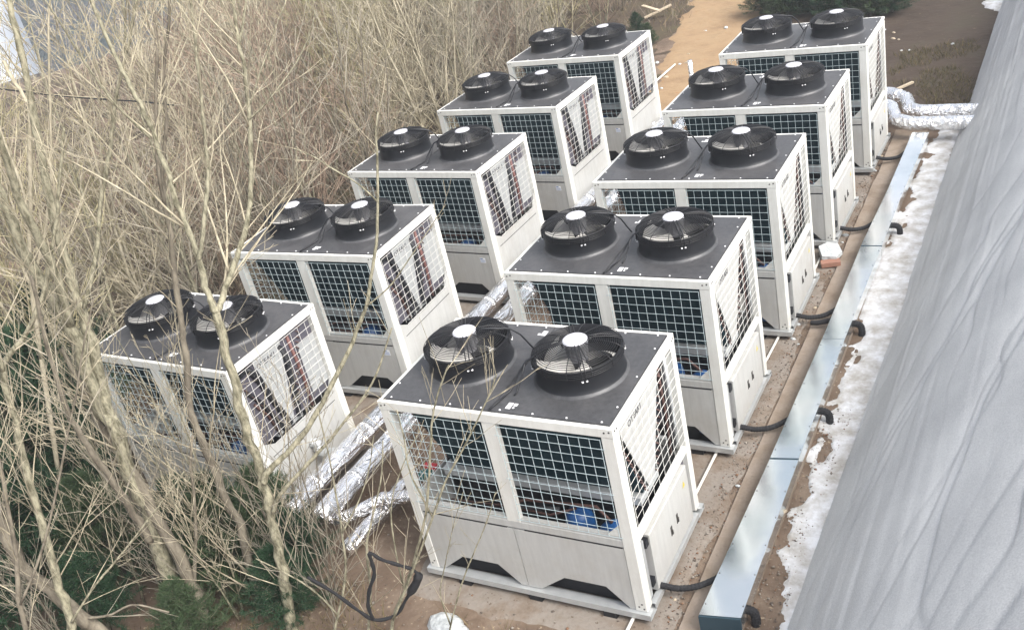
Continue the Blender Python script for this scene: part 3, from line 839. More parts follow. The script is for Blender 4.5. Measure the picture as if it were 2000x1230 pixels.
ROWR = [(0, 0, 0), (.039, 2.1097, -.0074), (.0768, 4.1742, -.0055), (.1134, 6.324, -.0193), (.1632, 8.5698, -.016)]
ROWL = [(-3.915, .325, -.033), (-3.6428, 2.3113, .0108), (-3.5964, 4.5774, -.0379), (-3.5375, 6.7914, -.049), (-3.5078, 8.9941, -.034)]
ordn = ['nearest', 'second nearest', 'middle', 'second farthest', 'farthest']
rng = random.Random(3)
for kind, row, where, grp in (('door', ROWR, 'cream twin-fan heat pump beside the cable tray, %s of that row', 'heat pumps in the row beside the cable tray'),
                              ('pipe', ROWL, 'cream twin-fan heat pump against the bare trees, %s of that row', 'heat pumps in the row against the trees')):
    proto = make_unit(kind)
    for i, (x, y, a) in enumerate(row):
        u = proto if i == 0 else copy_tree(proto)
        u.location = (x, y, -.11 if (kind == 'pipe' and i == 0) else 0); u.rotation_euler = (0, 0, a)
        tag(u, where % ordn[i], 'heat pump', grp)
        for f in u.children:
            if f.name.split('.')[0] == 'cable' and i:
                f.location = (rng.uniform(-.012, .012), rng.uniform(-.012, .012), rng.uniform(-.002, .004)); f.scale = (1, rng.uniform(.97, 1.02), 1)
            if f.name.split('.')[0] == 'top_panel':
                for q in f.children: q.location = (rng.uniform(-.02, .02), rng.uniform(-.015, .02), 0)
            if f.name.split('.')[0] == 'fan':
                r0 = rng.uniform(0, 1.2)
                k = 0
                for b in f.children:
                    if b.name.split('.')[0] == 'blade':
                        b.rotation_euler = (0, 0, r0 + 2 * math.pi * k / 5); k += 1

# ------------------------------------------------------------------ cable tray
TZ = .14
TL = [(2.41, .01), (2.455, 1.91), (2.48, 3.91), (2.485, 6.01), (2.53, 7.59), (2.55, 9.62)]
TR = [(2.715, .06), (2.695, 1.95), (2.70, 3.94), (2.72, 6.02), (2.73, 7.58), (2.775, 9.60)]
tray = empty('cable_tray', (2.55, 0, GZ + .05), label='long galvanised steel cable tray with lids beside the snow', cat='cable tray')
inv = Matrix.Translation((-2.55, 0, -GZ - .05))
for i in range(5):
    a, b, c, d = Vector(TL[i]), Vector(TR[i]), Vector(TR[i + 1]), Vector(TL[i + 1])
    g = .008
    la, lb = a + (d - a) * .002, b + (c - b) * .002
    lift = .004 * (i % 2)
    m = MB()
    up = lambda p, q, t: (p, q, t)
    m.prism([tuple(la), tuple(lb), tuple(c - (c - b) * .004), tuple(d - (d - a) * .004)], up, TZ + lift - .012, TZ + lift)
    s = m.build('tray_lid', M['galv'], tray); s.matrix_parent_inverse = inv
    m = MB()
    for q in np.linspace(.06, .94, 6):
        for e0, e1, sg in ((la, d, 1), (lb, c, -1)):
            w_ = e0 + (e1 - e0) * float(q)
            m.lathe([(.006, 0), (.005, .004), (0, .005)], 7, (w_.x + sg * .014, w_.y, TZ + lift))
    q_ = m.build('lid_screws', M['hole'], tray, kind='stuff'); q_.matrix_parent_inverse = inv
    m = MB()
    ins = Vector((.010, 0))
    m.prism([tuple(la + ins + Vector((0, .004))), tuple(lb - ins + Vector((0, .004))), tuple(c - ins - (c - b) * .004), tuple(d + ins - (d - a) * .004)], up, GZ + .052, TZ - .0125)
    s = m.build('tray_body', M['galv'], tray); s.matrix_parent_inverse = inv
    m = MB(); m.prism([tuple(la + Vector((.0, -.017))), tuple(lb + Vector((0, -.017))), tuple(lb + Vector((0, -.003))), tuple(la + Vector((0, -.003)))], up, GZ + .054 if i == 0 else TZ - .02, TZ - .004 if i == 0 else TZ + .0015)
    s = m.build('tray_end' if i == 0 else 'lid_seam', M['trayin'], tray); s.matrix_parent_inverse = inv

def catmull(pts, N_):
    pts = [Vector(p) for p in pts]; out = []
    for q in range(N_):
        t = q / (N_ - 1) * (len(pts) - 1); i = min(int(t), len(pts) - 2); f = t - i
        p0 = pts[max(i - 1, 0)]; p1 = pts[i]; p2 = pts[i + 1]; p3 = pts[min(i + 2, len(pts) - 1)]
        out.append(0.5 * ((2 * p1) + (p2 - p0) * f + (2 * p0 - 5 * p1 + 4 * p2 - p3) * f * f + (3 * p1 - p0 - 3 * p2 + p3) * f ** 3))
    return out

def conduit(pts, r, label, group, n=56):
    out = catmull(pts, n)
    return MB().tube(out, [r * (1 + .10 * (q % 2)) for q in range(n)], 10).build('flexible_conduit', M['rubber'], label=label, cat='conduit', group=group)
for i, (x, y, a) in enumerate(ROWR):
    o = Vector((x + 2.0, y, 0))
    tx = 2.43 + .012 * y
    conduit([o + Vector((-.03, .27, .09)), o + Vector((.03, .28, .075)), (o.x + .14, y + .32, .035), (o.x + .28, y + .40, .025), (tx + .0, y + .53, .05), (tx + .05, y + .58, .07)], .024,
            'black corrugated conduit from the %s heat pump to the cable tray' % ordn[i], 'conduits between heat pumps and tray')
conduit([(2.25, 4.40, .025), (2.32, 4.40, .028), (2.40, 4.42, .04), (2.52, 4.45, .06)], .026, 'short cut-off black conduit on the path left of the tray', 'conduits between heat pumps and tray', 24)
names = ['at the near end of the tray', 'by the second tray lid', 'in the bare patch of the snow', 'by the fourth tray lid']
for (x, y), nm in zip(((2.68, .22), (2.69, 2.78), (2.695, 4.37), (2.72, 6.72)), names):
    conduit([(x - .04, y, .06), (x + .03, y + .005, .06), (x + .075, y + .01, .035), (x + .09, y, -.02), (x + .085, y - .01, -.09)], .034, 'stubby black hose bending into the ground ' + nm, 'hose stubs right of the tray', 24)

# ------------------------------------------------------------------ foil-wrapped pipes
def foil_pipe(pts, r, label, n=None, group='foil-wrapped water pipes', bands=True):
    pts = [Vector(p) for p in pts]
    L = sum((b - a).length for a, b in zip(pts, pts[1:]))
    n = n or max(12, int(L / .05))
    dense = []
    for a, b in zip(pts, pts[1:]):
        k = max(2, int((b - a).length / L * n))
        dense += [a + (b - a) * (q / k) for q in range(k)]
    dense.append(pts[-1])
    rg = random.Random(int(L * 1000))
    root = empty('insulated_pipe', dense[0], label=label, cat='pipe', group=group)
    iv = Matrix.Translation(-dense[0])
    o = MB().tube(dense, [r * (1 + rg.uniform(-.025, .025)) for _ in dense], 18).build('foil_wrap', M['foil'], root, smooth=True); o.matrix_parent_inverse = iv
    if bands:
        acc = 0; nxt = .55
        for a, b in zip(dense, dense[1:]):
            acc += (b - a).length
            if acc > nxt:
                d = (b - a).normalized() * .022
                o = MB().tube([a - d, a + d], r * 1.035, 18).build('tape_band', M['foil'], root, smooth=True); o.matrix_parent_inverse = iv
                nxt = acc + rg.uniform(.7, 1.1)
    return root
XA, XB, PZ_ = -1.50, -1.13, .36
foil_pipe([(XA, -.10, .33), (XA, .05, PZ_), (XA + .10, 5, PZ_), (XA + .16, 11.0, PZ_ - .05), (XA + .5, 11.3, PZ_ - .08), (2.05, 10.95, .27), (2.30, 10.75, .25), (2.42, 10.35, .22), (2.6, 10.22, .22), (3.45, 10.18, .22)], .105, 'long foil-wrapped pipe down the aisle on the side of the trees')
foil_pipe([(XB, .02, .33), (XB, .10, PZ_), (XB + .10, 5, PZ_), (XB + .14, 10.5, PZ_ - .05), (XB + .4, 10.72, PZ_ - .08), (1.95, 10.52, .27), (2.14, 10.40, .25), (2.26, 10.0, .2), (2.5, 9.80, .2), (3.40, 9.76, .2)], .102, 'long foil-wrapped pipe down the aisle on the side of the tray')
foil_pipe([(-.93, -.02, .04), (-.81, .62, .10), (-.80, .85, .14)], .075, 'short foil-wrapped pipe lying on the soil at the mouth of the aisle')
foil_pipe([(-1.20, .22, .12), (-1.05, .30, .16), (-.80, .52, .22), (-.30, .60, .30)], .065, 'crumpled foil-wrapped branch into the left end of the nearest heat pump')
def valve(loc, label, grp):
    v = empty('valve', loc, label=label, cat='valve', group=grp)
    b = MB(); b.tube([(-.11, 0, 0), (.11, 0, 0)], .04, 12); b.tube([(-.075, 0, 0), (-.060, 0, 0)], .062, 12); b.tube([(.060, 0, 0), (.075, 0, 0)], .062, 12)
    b.tube([(0, 0, 0), (0, 0, .10)], .022, 10); b.build('valve_body', M['teal'], v, smooth=True)
    h = MB(); h.box(-.03, .09, -.024, .024, .10, .135); h.build('lever', M['red'], v)
for i, (x, y, a) in enumerate(ROWR):
    cx = x
    if i:
        foil_pipe([(XB + .04 + .02 * i, y + .55, .42), (-.45, y + .55, .42), (cx - .03, y + .55, .42)], .06, 'thin foil-wrapped branch into the %s heat pump beside the tray' % ordn[i], group='foil branches', bands=False)
    valve((cx - .14, y + .50 if i == 0 else y + .55, .62 if i == 0 else .42), 'green valve with red lever feeding the %s heat pump by the tray' % ordn[i], 'valves in the aisle')
for i, (x, y, a) in enumerate(ROWL):
    xr = x + 2.0
    if i > 0:
        foil_pipe([(xr - .02, y + .75, .33), (xr + .10, y + .75, .34), (XA + .03, y + .75, .36)], .055, 'short foil-wrapped stub into the %s heat pump against the trees' % ordn[i], group='foil branches', bands=False)
    else:
        hp = catmull([(xr - .02, .92, .40), (xr + .07, .92, .40), (xr + .12, .90, .32), (XA - .02, .88, .37)], 30)
        MB().tube(hp, [.05 * (1 + .14 * (q % 2)) for q in range(30)], 12).build('flexible_joint', M['galvf'], label='ribbed metal hose joining the nearest heat pump by the trees to its pipe', cat='hose')

# ------------------------------------------------------------------ small things on the ground
def rod(name, pts, r, m, label, cat, group=None):
    return MB().tube(pts, r, 8).build(name, m, smooth=True, label=label, cat=cat, group=group)
rod('plastic_pipe', [(1.865, -.35, GZ + .03), (1.89, 2.0, GZ + .03), (1.96, 4.25, GZ + .03), (2.02, 6.4, GZ + .03)], .014, M['pvc'], 'white plastic pipe on the ground under the row by the tray', 'pipe')
rod('plastic_pipe', [(-2.74, 13.1, GZ + .03), (-2.66, 14.2, GZ + .05)], .02, M['pvc'], 'short white plastic pipe lying on the orange dirt road', 'pipe')
rod('stick', [(2.56, 1.14, GZ + .06), (2.70, 1.44, GZ + .05)], .012, M['wood'], 'pale stick poking out from under the cable tray', 'stick')
p = on_z(1358, 214, GZ)
rod('stub_pipe', [(p.x, p.y, GZ), (p.x + .01, p.y, .84)], .045, M['foil'], 'upright foil-wrapped pipe stub by the dirt road', 'pipe')
def plank(loc, size, rot, m, label, name='board', cat='board', group=None):
    b = box_obj(name, -size[0] / 2, size[0] / 2, -size[1] / 2, size[1] / 2, 0, size[2], m, label=label, cat=cat, group=group)
    b.location = loc; b.rotation_euler = rot
    return b
plank((-4.45, 18.2, .10), (.7, .12, .03), (0, -.25, .5), M['wood'], 'pale board crossed over another left of the road')
plank((-4.65, 18.3, .16), (.6, .10, .03), (0, .2, -.4), M['wood'], 'pale board lying under a crossed one left of the road')
plank((2.02, 12.0, GZ + .04), (.55, .05, .03), (0, -.05, .9), M['wood'], 'thin wooden stick behind the farthest heat pump by the tray')
def rock(loc, size, seed, m, label, name='stone', cat='stone', group=None):
    rg = random.Random(seed); b = MB(); nu, nv = 14, 9
    for i in range(nv + 1):
        th = math.pi * i / nv
        for j in range(nu):
            ph = 2 * math.pi * j / nu
            k = 1 + .28 * math.sin(2 * ph + seed) * math.sin(th) + rg.uniform(-.11, .11)
            b.v.append((size[0] * k * math.sin(th) * math.cos(ph), size[1] * k * math.sin(th) * math.sin(ph), size[2] * math.cos(th) * (1 + rg.uniform(-.1, .1))))
    for i in range(nv):
        for j in range(nu):
            j2 = (j + 1) % nu
            b.f.append((i * nu + j, (i + 1) * nu + j, (i + 1) * nu + j2, i * nu + j2)); b.m.append(0)
    return b.build(name, m, label=label, cat=cat, group=group, loc=loc)
rock((.47, -.52, GZ + .01), (.21, .15, .075), 3, M['rock'], 'pale cracked stone lying in front of the nearest heat pump by the tray')
rock((.74, -.56, GZ), (.14, .10, .05), 8, M['wood'], 'crumbly tan clod beside the pale stone in the near foreground')
_sf = MB().prism([(-.12, -.15), (.05, -.19), (.13, -.06), (.10, .14), (-.02, .19), (-.14, .10)], lambda a, b, t: (a * (1 - t), b * (1 - t), t), 0, .045).build('slab_fragment', M['rock'], label='pale slab fragment resting on a brick by the path', cat='stone', loc=(2.12, 6.06, .012)); _sf.rotation_euler = (.07, .05, .3)
plank((2.16, 5.84, GZ + .02), (.22, .105, .055), (0, 0, .35), M['brick'], 'red brick under the slab fragment by the path', 'brick_block', 'brick')
rg = random.Random(12)
pb = [rg.uniform(.012, .04) for _ in range(46)]
for k, s_ in enumerate(pb):
    zone = k % 3
    if zone == 0: x, y = rg.uniform(2.07, 2.22), rg.uniform(.2, 9.5)
    elif zone == 1: x, y = rg.uniform(.9, 2.6), rg.uniform(11.2, 16)
    else: x, y = rg.uniform(-3.4, -1.2), rg.uniform(11.5, 17); s_ *= 1.6
    rock((x, y, GZ + s_ * .3), (s_, s_ * .8, s_ * .6), k, M['rock'] if k % 2 else M['wood'], ('small pebble in the gravel gutter beside the path', 'small stone on the dark slope behind the far heat pump', 'small stone on the orange dirt road')[zone], 'pebble', 'stone', ('gutter pebbles', 'slope stones', 'road stones')[zone])

# ------------------------------------------------------------------ bare trees
class Grow:
    def __init__(s, seed): s.r = random.Random(seed); s.tr = MB(); s.cr = MB()
    def branch(s, mb, p, d, L, r0, n, up=.12, gn=.16, r1=None):
        pts = [Vector(p)]; d = Vector(d).normalized(); st = L / n
        for i in range(n):
            d = (d + Vector((s.r.gauss(0, gn), s.r.gauss(0, gn), s.r.gauss(0, gn) + up))).normalized()
            pts.append(pts[-1] + d * st)
        r1 = r0 * .35 if r1 is None else r1
        rad = [r0 + (r1 - r0) * i / n for i in range(n + 1)]
        mb.tube(pts, rad, 3 if r0 < .009 else 5, cap=r0 > .009)
        return pts, rad
    def side(s, t, ang):
        q = Vector((s.r.gauss(0, 1), s.r.gauss(0, 1), s.r.gauss(0, 1)))
        q = q - t * q.dot(t)
        if q.length < 1e-3: q = t.orthogonal()
        return (t * math.cos(ang) + q.normalized() * math.sin(ang)).normalized()
    def twigs(s, pts, rad, dens, Lk, depth=2, rmin=.0028, upb=.06, t0=.15, a0=30, a1=62):
        tot = sum((b - a).length for a, b in zip(pts, pts[1:]))
        for _ in range(max(1, int(tot * dens + s.r.random()))):
            t = t0 + (1 - t0) * s.r.random(); f = t * (len(pts) - 1); i = min(int(f), len(pts) - 2); f -= i
            p = pts[i] + (pts[i + 1] - pts[i]) * f
            tan = (pts[i + 1] - pts[i]).normalized()
            d = s.side(tan, R_(s.r.uniform(a0, a1)))
            d = (d + Vector((0, 0, .28))).normalized()
            L = Lk * s.r.uniform(.35, 1.15) * (1.15 - .5 * t)
            r0 = max(rmin, min(rad[i] * .5, .0058 * (L / .8)))
            sp, sr = s.branch(s.cr, p, d, L, r0, max(3, int(L / .20)), upb, .055, rmin * .8)
            if depth > 1: s.twigs(sp, sr, dens * (.75 if depth > 2 else .55), L * .5, depth - 1, rmin, upb, .2, a0, a1)

def px_stem(g, pts, w0, w1, dep0, dep1, dens=6.5, Lk=.9, depth=2):
    n = len(pts); P = []; Rr = []
    for i, (x, y) in enumerate(pts):
        t = i / (n - 1); p = at_depth(x, y, dep0 + (dep1 - dep0) * t)
        P.append(p); Rr.append((w0 + (w1 - w0) * t) / 2 / FPX * (p - CAM).dot(AXIS) * .80)
    P2 = catmull(P, n * 3); R2 = [Rr[0] + (Rr[-1] - Rr[0]) * i / (len(P2) - 1) for i in range(len(P2))]
    R2 = [r * g.r.uniform(.90, 1.10) for r in R2]
    P2 = [p + Vector((g.r.gauss(0, 1), g.r.gauss(0, 1), 0)) * R2[i] * .2 for i, p in enumerate(P2)]
    g.tr.tube(P2, R2, 8 if w0 > 12 else 6)
    if dens:
        g.twigs(P2, R2, dens * 1.2, Lk * 1.25, 3 if Lk > .6 else 2, .0021, .035, .1, 25, 58)
    return P2, R2

def fg_tree(seed, stems, label, bark='bark', twig='twig', base=None):
    g = Grow(seed)
    first = None
    for st in stems:
        P2, R2 = px_stem(g, *st)
        if first is None: first = (P2[0], P2[1], R2[0])
    # carry the trunk down into the soil
    p0, p1, r = first
    d = (p0 - p1).normalized()
    if d.z > -.3: d = Vector((d.x * .3, d.y * .3, -1)).normalized()
    k = max(0.0, (p0.z - (GZ - .12)) / -d.z)
    if k > .01: g.tr.tube([p0 + d * k, p0 + d * k * .5, p0], [r * 1.35, r * 1.12, r], 8)
    foot = p0 + d * k
    t = empty('bare_tree', foot, label=label, cat='tree', group='bare trees in the foreground')
    iv = Matrix.Translation(-foot)
    a = g.tr.build('trunk', M[bark], t, smooth=True); a.matrix_parent_inverse = iv
    a = g.cr.build('crown', M[twig], t, smooth=True); a.matrix_parent_inverse = iv
    return t

fg_tree(1, [
    ([(367, 1230), (341, 1155), (309, 1058), (283, 976), (250, 911), (221, 830), (195, 790), (163, 693), (137, 634), (98, 572), (65, 523), (32, 458), (10, 400), (-15, 345)], 42, 22, 6.7, 6.9, 4.5),
    ([(221, 830), (208, 790), (182, 686), (163, 611), (140, 556), (115, 470), (98, 400), (85, 330), (70, 250), (55, 163), (36, 81), (20, 16), (8, -50)], 30, 14, 6.75, 7.5, 5.5),
    ([(137, 634), (110, 540), (75, 460), (42, 400), (15, 320), (-8, 250)], 24, 16, 6.8, 6.4, 4),
    ([(163, 602), (182, 530), (192, 465), (195, 400), (211, 319), (221, 244), (231, 169), (244, 114), (257, 55), (267, 0), (275, -50)], 12, 7, 6.9, 7.6, 6),
    ([(244, 114), (245, 65), (240, 0), (236, -40)], 7, 5, 7.4, 7.6, 6),
], 'thick grey-green bare trunk leaning left across the nearest heat pump by the trees', 'bark', 'twig')
fg_tree(2, [
    ([(420, 1290), (395, 1230), (380, 1155), (345, 1074), (312, 1022), (276, 960), (247, 905), (215, 860), (182, 800), (150, 735), (120, 680)], 38, 10, 6.55, 6.9, 4.5),
    ([(293, 1058), (276, 1025), (247, 983), (215, 931), (182, 888), (146, 830), (127, 790), (98, 693), (80, 620), (60, 540)], 20, 8, 6.5, 6.2, 4.5),
], 'dark bare trunk rising right beside the thickest leaning trunk', 'barkd', 'twigg')
fg_tree(3, [
    ([(160, 1290), (140, 1230), (130, 1181), (107, 1123), (88, 1051), (72, 993), (55, 934), (42, 872), (33, 830), (20, 790), (6, 725), (20, 690), (49, 655), (75, 600), (88, 560), (98, 500), (112, 420), (118, 330), (125, 250)], 24, 6, 6.2, 6.8, 5),
    ([(6, 725), (-10, 660), (-25, 600)], 12, 9, 6.4, 6.4, 4),
    ([(140, 1215), (180, 1150), (230, 1090), (270, 1040), (320, 975), (360, 920)], 7, 4, 6.2, 6.5, 4, .5),
], 'slender yellowish bare stem curving up the left edge', 'bark', 'twig')
fg_tree(4, [
    ([(260, 1300), (195, 1230), (163, 1207), (98, 1149), (49, 1116), (20, 1058), (0, 1012), (-30, 950)], 36, 30, 6.4, 6.5, 4.5),
    ([(163, 1207), (215, 1200), (260, 1180), (330, 1195)], 8, 4, 6.4, 6.3, 4, .5),
], 'thick dark limb slanting out of the lower left corner', 'barkd', 'twigg')
fg_tree(5, [
    ([(585, 1290), (570, 1230), (563, 1181), (554, 1123), (541, 1074), (534, 1032), (524, 986), (515, 944), (502, 895), (479, 830), (466, 784), (453, 725), (437, 670), (420, 611)], 28, 20, 6.4, 6.6, 4, .8),
    ([(420, 611), (430, 592), (440, 563), (456, 520), (469, 485), (479, 449), (487, 400), (491, 350), (489, 260), (484, 195), (476, 130), (467, 85), (459, 33), (452, -20)], 17, 8, 6.6, 7.3, 5.5, 1.1),
    ([(467, 85), (472, 60), (476, 42), (480, 0), (483, -30)], 7, 5, 7.2, 7.3, 5),
    ([(487, 234), (530, 190), (580, 120), (606, 65), (615, 20)], 5, 2.5, 6.9, 7.0, 4, .5),
    ([(489, 205), (505, 150), (520, 110), (540, 50), (560, 0)], 5, 2.5, 6.9, 7.1, 4, .5),
    ([(478, 150), (450, 130), (420, 115), (385, 92), (355, 65)], 5, 2.5, 7, 7.1, 4, .5),
    ([(420, 611), (411, 585), (401, 556), (388, 507), (375, 465), (355, 420), (338, 374), (328, 338), (312, 299), (299, 254), (283, 224), (263, 185), (241, 143), (224, 107), (202, 59), (182, 10), (170, -30)], 17, 8, 6.6, 7.2, 5, 1.0),
    ([(388, 507), (395, 465), (402, 400), (406, 325), (398, 244), (393, 189), (385, 124), (378, 49), (370, -20)], 12, 6, 6.65, 7.0, 5.5),
    ([(293, 270), (224, 202), (169, 127), (130, 65), (88, 0)], 6, 4, 6.9, 6.7, 4, .5),
    ([(515, 944), (521, 924), (547, 898), (570, 875), (602, 833), (625, 793), (658, 732), (684, 680), (697, 644), (716, 598), (725, 538), (736, 466), (737, 394), (737, 307), (734, 266), (738, 220)], 17, 4, 6.45, 6.9, 2.2, .45),
    ([(534, 1000), (541, 976), (560, 950), (599, 908), (625, 879), (645, 859), (667, 830), (695, 795), (725, 752), (746, 700), (765, 640)], 12, 4, 6.4, 6.5, 2.6, .45),
    ([(737, 394), (700, 360), (650, 330), (610, 305), (575, 290)], 4.5, 2.5, 6.8, 6.8, 3, .4),
    ([(716, 598), (760, 560), (800, 505), (830, 460), (870, 400)], 4, 2, 6.6, 6.6, 2.5, .35),
], 'forked pale bare tree standing before the nearest heat pump by the trees', 'bark', 'twig')
fg_tree(6, [
    ([(545, 1290), (524, 1230), (508, 1171), (489, 1106), (472, 1032), (446, 986), (420, 920), (400, 872), (380, 830), (370, 790), (365, 709), (358, 660), (349, 595), (339, 514), (332, 449), (322, 400), (318, 330), (325, 240), (319, 153), (328, 55), (332, -10)], 24, 6, 6.7, 7.4, 5),
    ([(322, 400), (308, 320), (304, 195), (307, 98), (302, 49), (300, -10)], 9, 5, 7.1, 7.4, 5),
    ([(378, 1230), (382, 1060), (380, 980), (372, 900), (376, 850)], 9, 6, 6.6, 6.7, 7, .5),
], 'brownish bare stem left of the forked pale tree', 'barkd', 'twig')
fg_tree(7, [
    ([(760, 1290), (768, 1209), (790, 1153), (807, 1101), (824, 1036), (835, 980), (841, 872), (846, 808), (859, 756), (876, 713)], 10, 4, 6.05, 6.1, 6, .5),
    ([(768, 1209), (800, 1130), (845, 1010), (870, 940), (902, 881), (928, 829), (958, 765), (970, 730)], 7, 3, 6.0, 6.0, 5.5, .5),
    ([(718, 1260), (721, 1217), (723, 1131), (716, 1066), (730, 1000), (745, 930), (748, 860)], 9, 3, 6.1, 6.2, 4.5, .55),
    ([(790, 1153), (770, 1060), (765, 980), (790, 900), (815, 850)], 5, 2.5, 6.1, 6.2, 3, .4),
    ([(845, 1010), (800, 920), (790, 860), (775, 800)], 5, 2.5, 6.1, 6.2, 3, .4),
], 'thin many-stemmed sapling in front of the nearest heat pump by the tray', 'bark', 'twig')
fg_tree(8, [
    ([(865, 1290), (880, 1220), (905, 1130), (925, 1080), (950, 1020), (968, 960)], 5, 2.5, 5.85, 5.9, 3, .35),
    ([(880, 1220), (860, 1160), (870, 1100), (884, 1032), (905, 960)], 4, 2, 5.85, 5.9, 3, .35),
], 'two-stemmed twig sapling low before the nearest heat pump by the tray', 'bark', 'twig')
fg_tree(9, [
    ([(640, 1290), (660, 1200), (675, 1120), (668, 1040), (655, 960), (640, 880), (620, 800)], 8, 3, 6.15, 6.4, 5, .5),
    ([(668, 1040), (700, 980), (720, 920), (730, 850)], 5, 2.5, 6.2, 6.3, 4, .45),
    ([(660, 1200), (610, 1150), (560, 1120), (500, 1090)], 5, 3, 6.1, 6.2, 4, .45),
], 'thin bare sapling between the forked pale tree and the foil pipes', 'bark', 'twigg')
fg_tree(10, [
    ([(70, 1300), (40, 1180), (30, 1080), (10, 960), (-10, 860)], 14, 8, 6.0, 6.2, 6, .8),
    ([(40, 1180), (80, 1080), (110, 960), (130, 860), (150, 760), (170, 640), (200, 520), (230, 420)], 7, 3, 6.0, 6.6, 4.5, .6),
], 'bare sapling with upright twigs in the lower left corner', 'barkd', 'twig')
fg_tree(11, [
    ([(80, 700), (62, 560), (58, 420), (58, 225), (49, 195), (26, 156), (6, 120)], 11, 9, 8.6, 9.0, 3, .6),
    ([(62, 560), (90, 440), (100, 330), (97, 200), (95, 60), (100, -30)], 8, 5, 8.7, 9.0, 5, .8),
    ([(58, 420), (30, 330), (10, 280), (-10, 220)], 7, 5, 8.8, 9.0, 5, .8),
], 'pale snapped-off limb at the upper left edge', 'barkp', 'twig')

def make_sapling(seed, hgt, nst, bark, twig):
    g = Grow(seed)
    for k in range(nst):
        a = g.r.uniform(0, 2 * math.pi)
        P2, R2 = g.branch(g.tr, (math.cos(a) * .03, math.sin(a) * .03, -.12), (math.cos(a) * .25, math.sin(a) * .25, 1), hgt * g.r.uniform(.75, 1), .011, 9, .06, .08, .003)
        g.twigs(P2, R2, 6, .95, 3, .0024, .04, .12, 22, 52)
    return g.tr.mesh('trunk', M[bark], True), g.cr.mesh('crown', M[twig], True)
SAP = [make_sapling(301, 2.6, 3, 'bark', 'twig'), make_sapling(302, 2.0, 4, 'barkd', 'twigg'), make_sapling(303, 3.2, 2, 'barkp', 'twig')]
rgs = random.Random(9)
ORD = ['leftmost', 'second from the left', 'third from the left', 'fourth from the left', 'fifth from the left', 'sixth from the left', 'seventh from the left', 'eighth from the left', 'ninth from the left', 'ninth from the right', 'eighth from the right', 'seventh from the right', 'sixth from the right', 'fifth from the right', 'fourth from the right', 'third from the right', 'second from the right', 'rightmost']
def proj(p):
    q = CM.inverted() @ Vector(p)
    return (1000 + FPX * q.x / -q.z, 615 - FPX * q.y / -q.z, -q.z)
def order_labels(obs, text):
    obs = sorted(obs, key=lambda o: proj(o.location)[0])
    k = len(obs)
    for i, o in enumerate(obs):
        w = ORD[i] if i < (k + 1) // 2 else ORD[len(ORD) - (k - i)]
        o['label'] = text % w
saps = []
for (x, y, k) in [(-4.9, -.9, 0), (-4.2, -.6, 1), (-3.6, -1.7, 2), (-2.7, -1.0, 0), (-2.2, -.9, 1), (-1.5, -.9, 0), (-5.6, -.1, 2), (-5.0, .6, 1), (-6.2, .6, 0), (-3.3, -.3, 0), (-1.9, -.5, 0), (-1.2, -.3, 1), (-2.5, -1.9, 1), (-.75, -.55, 1)]:
    t = empty('bare_sapling', (x, y, GZ), rgs.uniform(0, 6.28), label='thin bare sapling among the conifers at the lower left', cat='tree', group='thin saplings among the conifers')
    t.scale = [rgs.uniform(.8, 1.15)] * 3
    saps.append(t)
    link('trunk', SAP[k][0], t); link('crown', SAP[k][1], t)

order_labels(saps, 'thin bare sapling among the dark conifers, %s')
# black strap hung on the saplings
st = [(600, 1126), (651, 1156), (702, 1193), (734, 1210), (773, 1200), (793, 1170), (816, 1130), (808, 1113), (780, 1103), (745, 1092), (722, 1079), (727, 1100), (731, 1122), (722, 1150), (719, 1182), (728, 1207)]
P_ = catmull([at_depth(x, y, 6.02) for x, y in st], 70)
rg = random.Random(4)
MB().tube(P_, [.011 + .006 * abs(math.sin(i * .7)) + (.022 if 24 < i < 30 else 0) for i in range(70)], 6).build('plastic_strap', M['rubber'], smooth=True, label='torn black plastic strap looped on the thin saplings', cat='strap')
# thin overhead wire behind the branches on the left
P_ = [at_depth(x, y, 10.5) for x, y in ((-60, 168), (0, 174), (90, 185), (180, 193), (280, 199), (340, 206))]
MB().tube(P_, .008, 5).build('overhead_wire', M['rubber'], label='thin dark wire strung across the upper left thicket', cat='wire')

# ------------------------------------------------------------------ thicket behind the left row
def make_shrub(seed, hgt, nst, bark, twig, spread=.32, dens=5.0):
    g = Grow(seed)
    for k in range(nst):
        a = g.r.uniform(0, 2 * math.pi); sp = spread * g.r.uniform(.2, 1.2)
        d = Vector((math.cos(a) * sp, math.sin(a) * sp, 1))
        L = hgt * g.r.uniform(.7, 1.05)
        r0 = .021 * g.r.uniform(.6, 1.25) * hgt / 4
        P2, R2 = g.branch(g.tr, (math.cos(a) * .12, math.sin(a) * .12, -.15), d, L, r0, 10, .10, .07, .006)
        g.twigs(P2, R2, dens * 1.15, L * .36, 2, .0040, .015, .08, 24, 68)
        g.twigs(P2, R2, 2.0, L * .18, 2, .0040, .0, .02, 35, 85)
    return g.tr.mesh('trunk', M[bark], True), g.cr.mesh('crown', M[twig], True)
PROTO = [make_shrub(101, 4.4, 7, 'barkp', 'twig'), make_shrub(102, 3.6, 9, 'barkd', 'twigg', .42), make_shrub(103, 4.0, 8, 'bark', 'twigr', .36),
         make_shrub(104, 4.8, 5, 'barkp', 'twigy', .28, 5.5), make_shrub(105, 3.0, 10, 'barkd', 'twigr', .5), make_shrub(106, 5.2, 4, 'bark', 'twigg', .25, 5.5)]
KINDS = ['pale', 'grey densely branched', 'reddish', 'tall olive', 'low reddish', 'tall grey']
def proj(p):
    q = CM.inverted() @ Vector(p)
    return (1000 + FPX * q.x / -q.z, 615 - FPX * q.y / -q.z, -q.z)
rg = random.Random(77)
spots = []
tries = 0
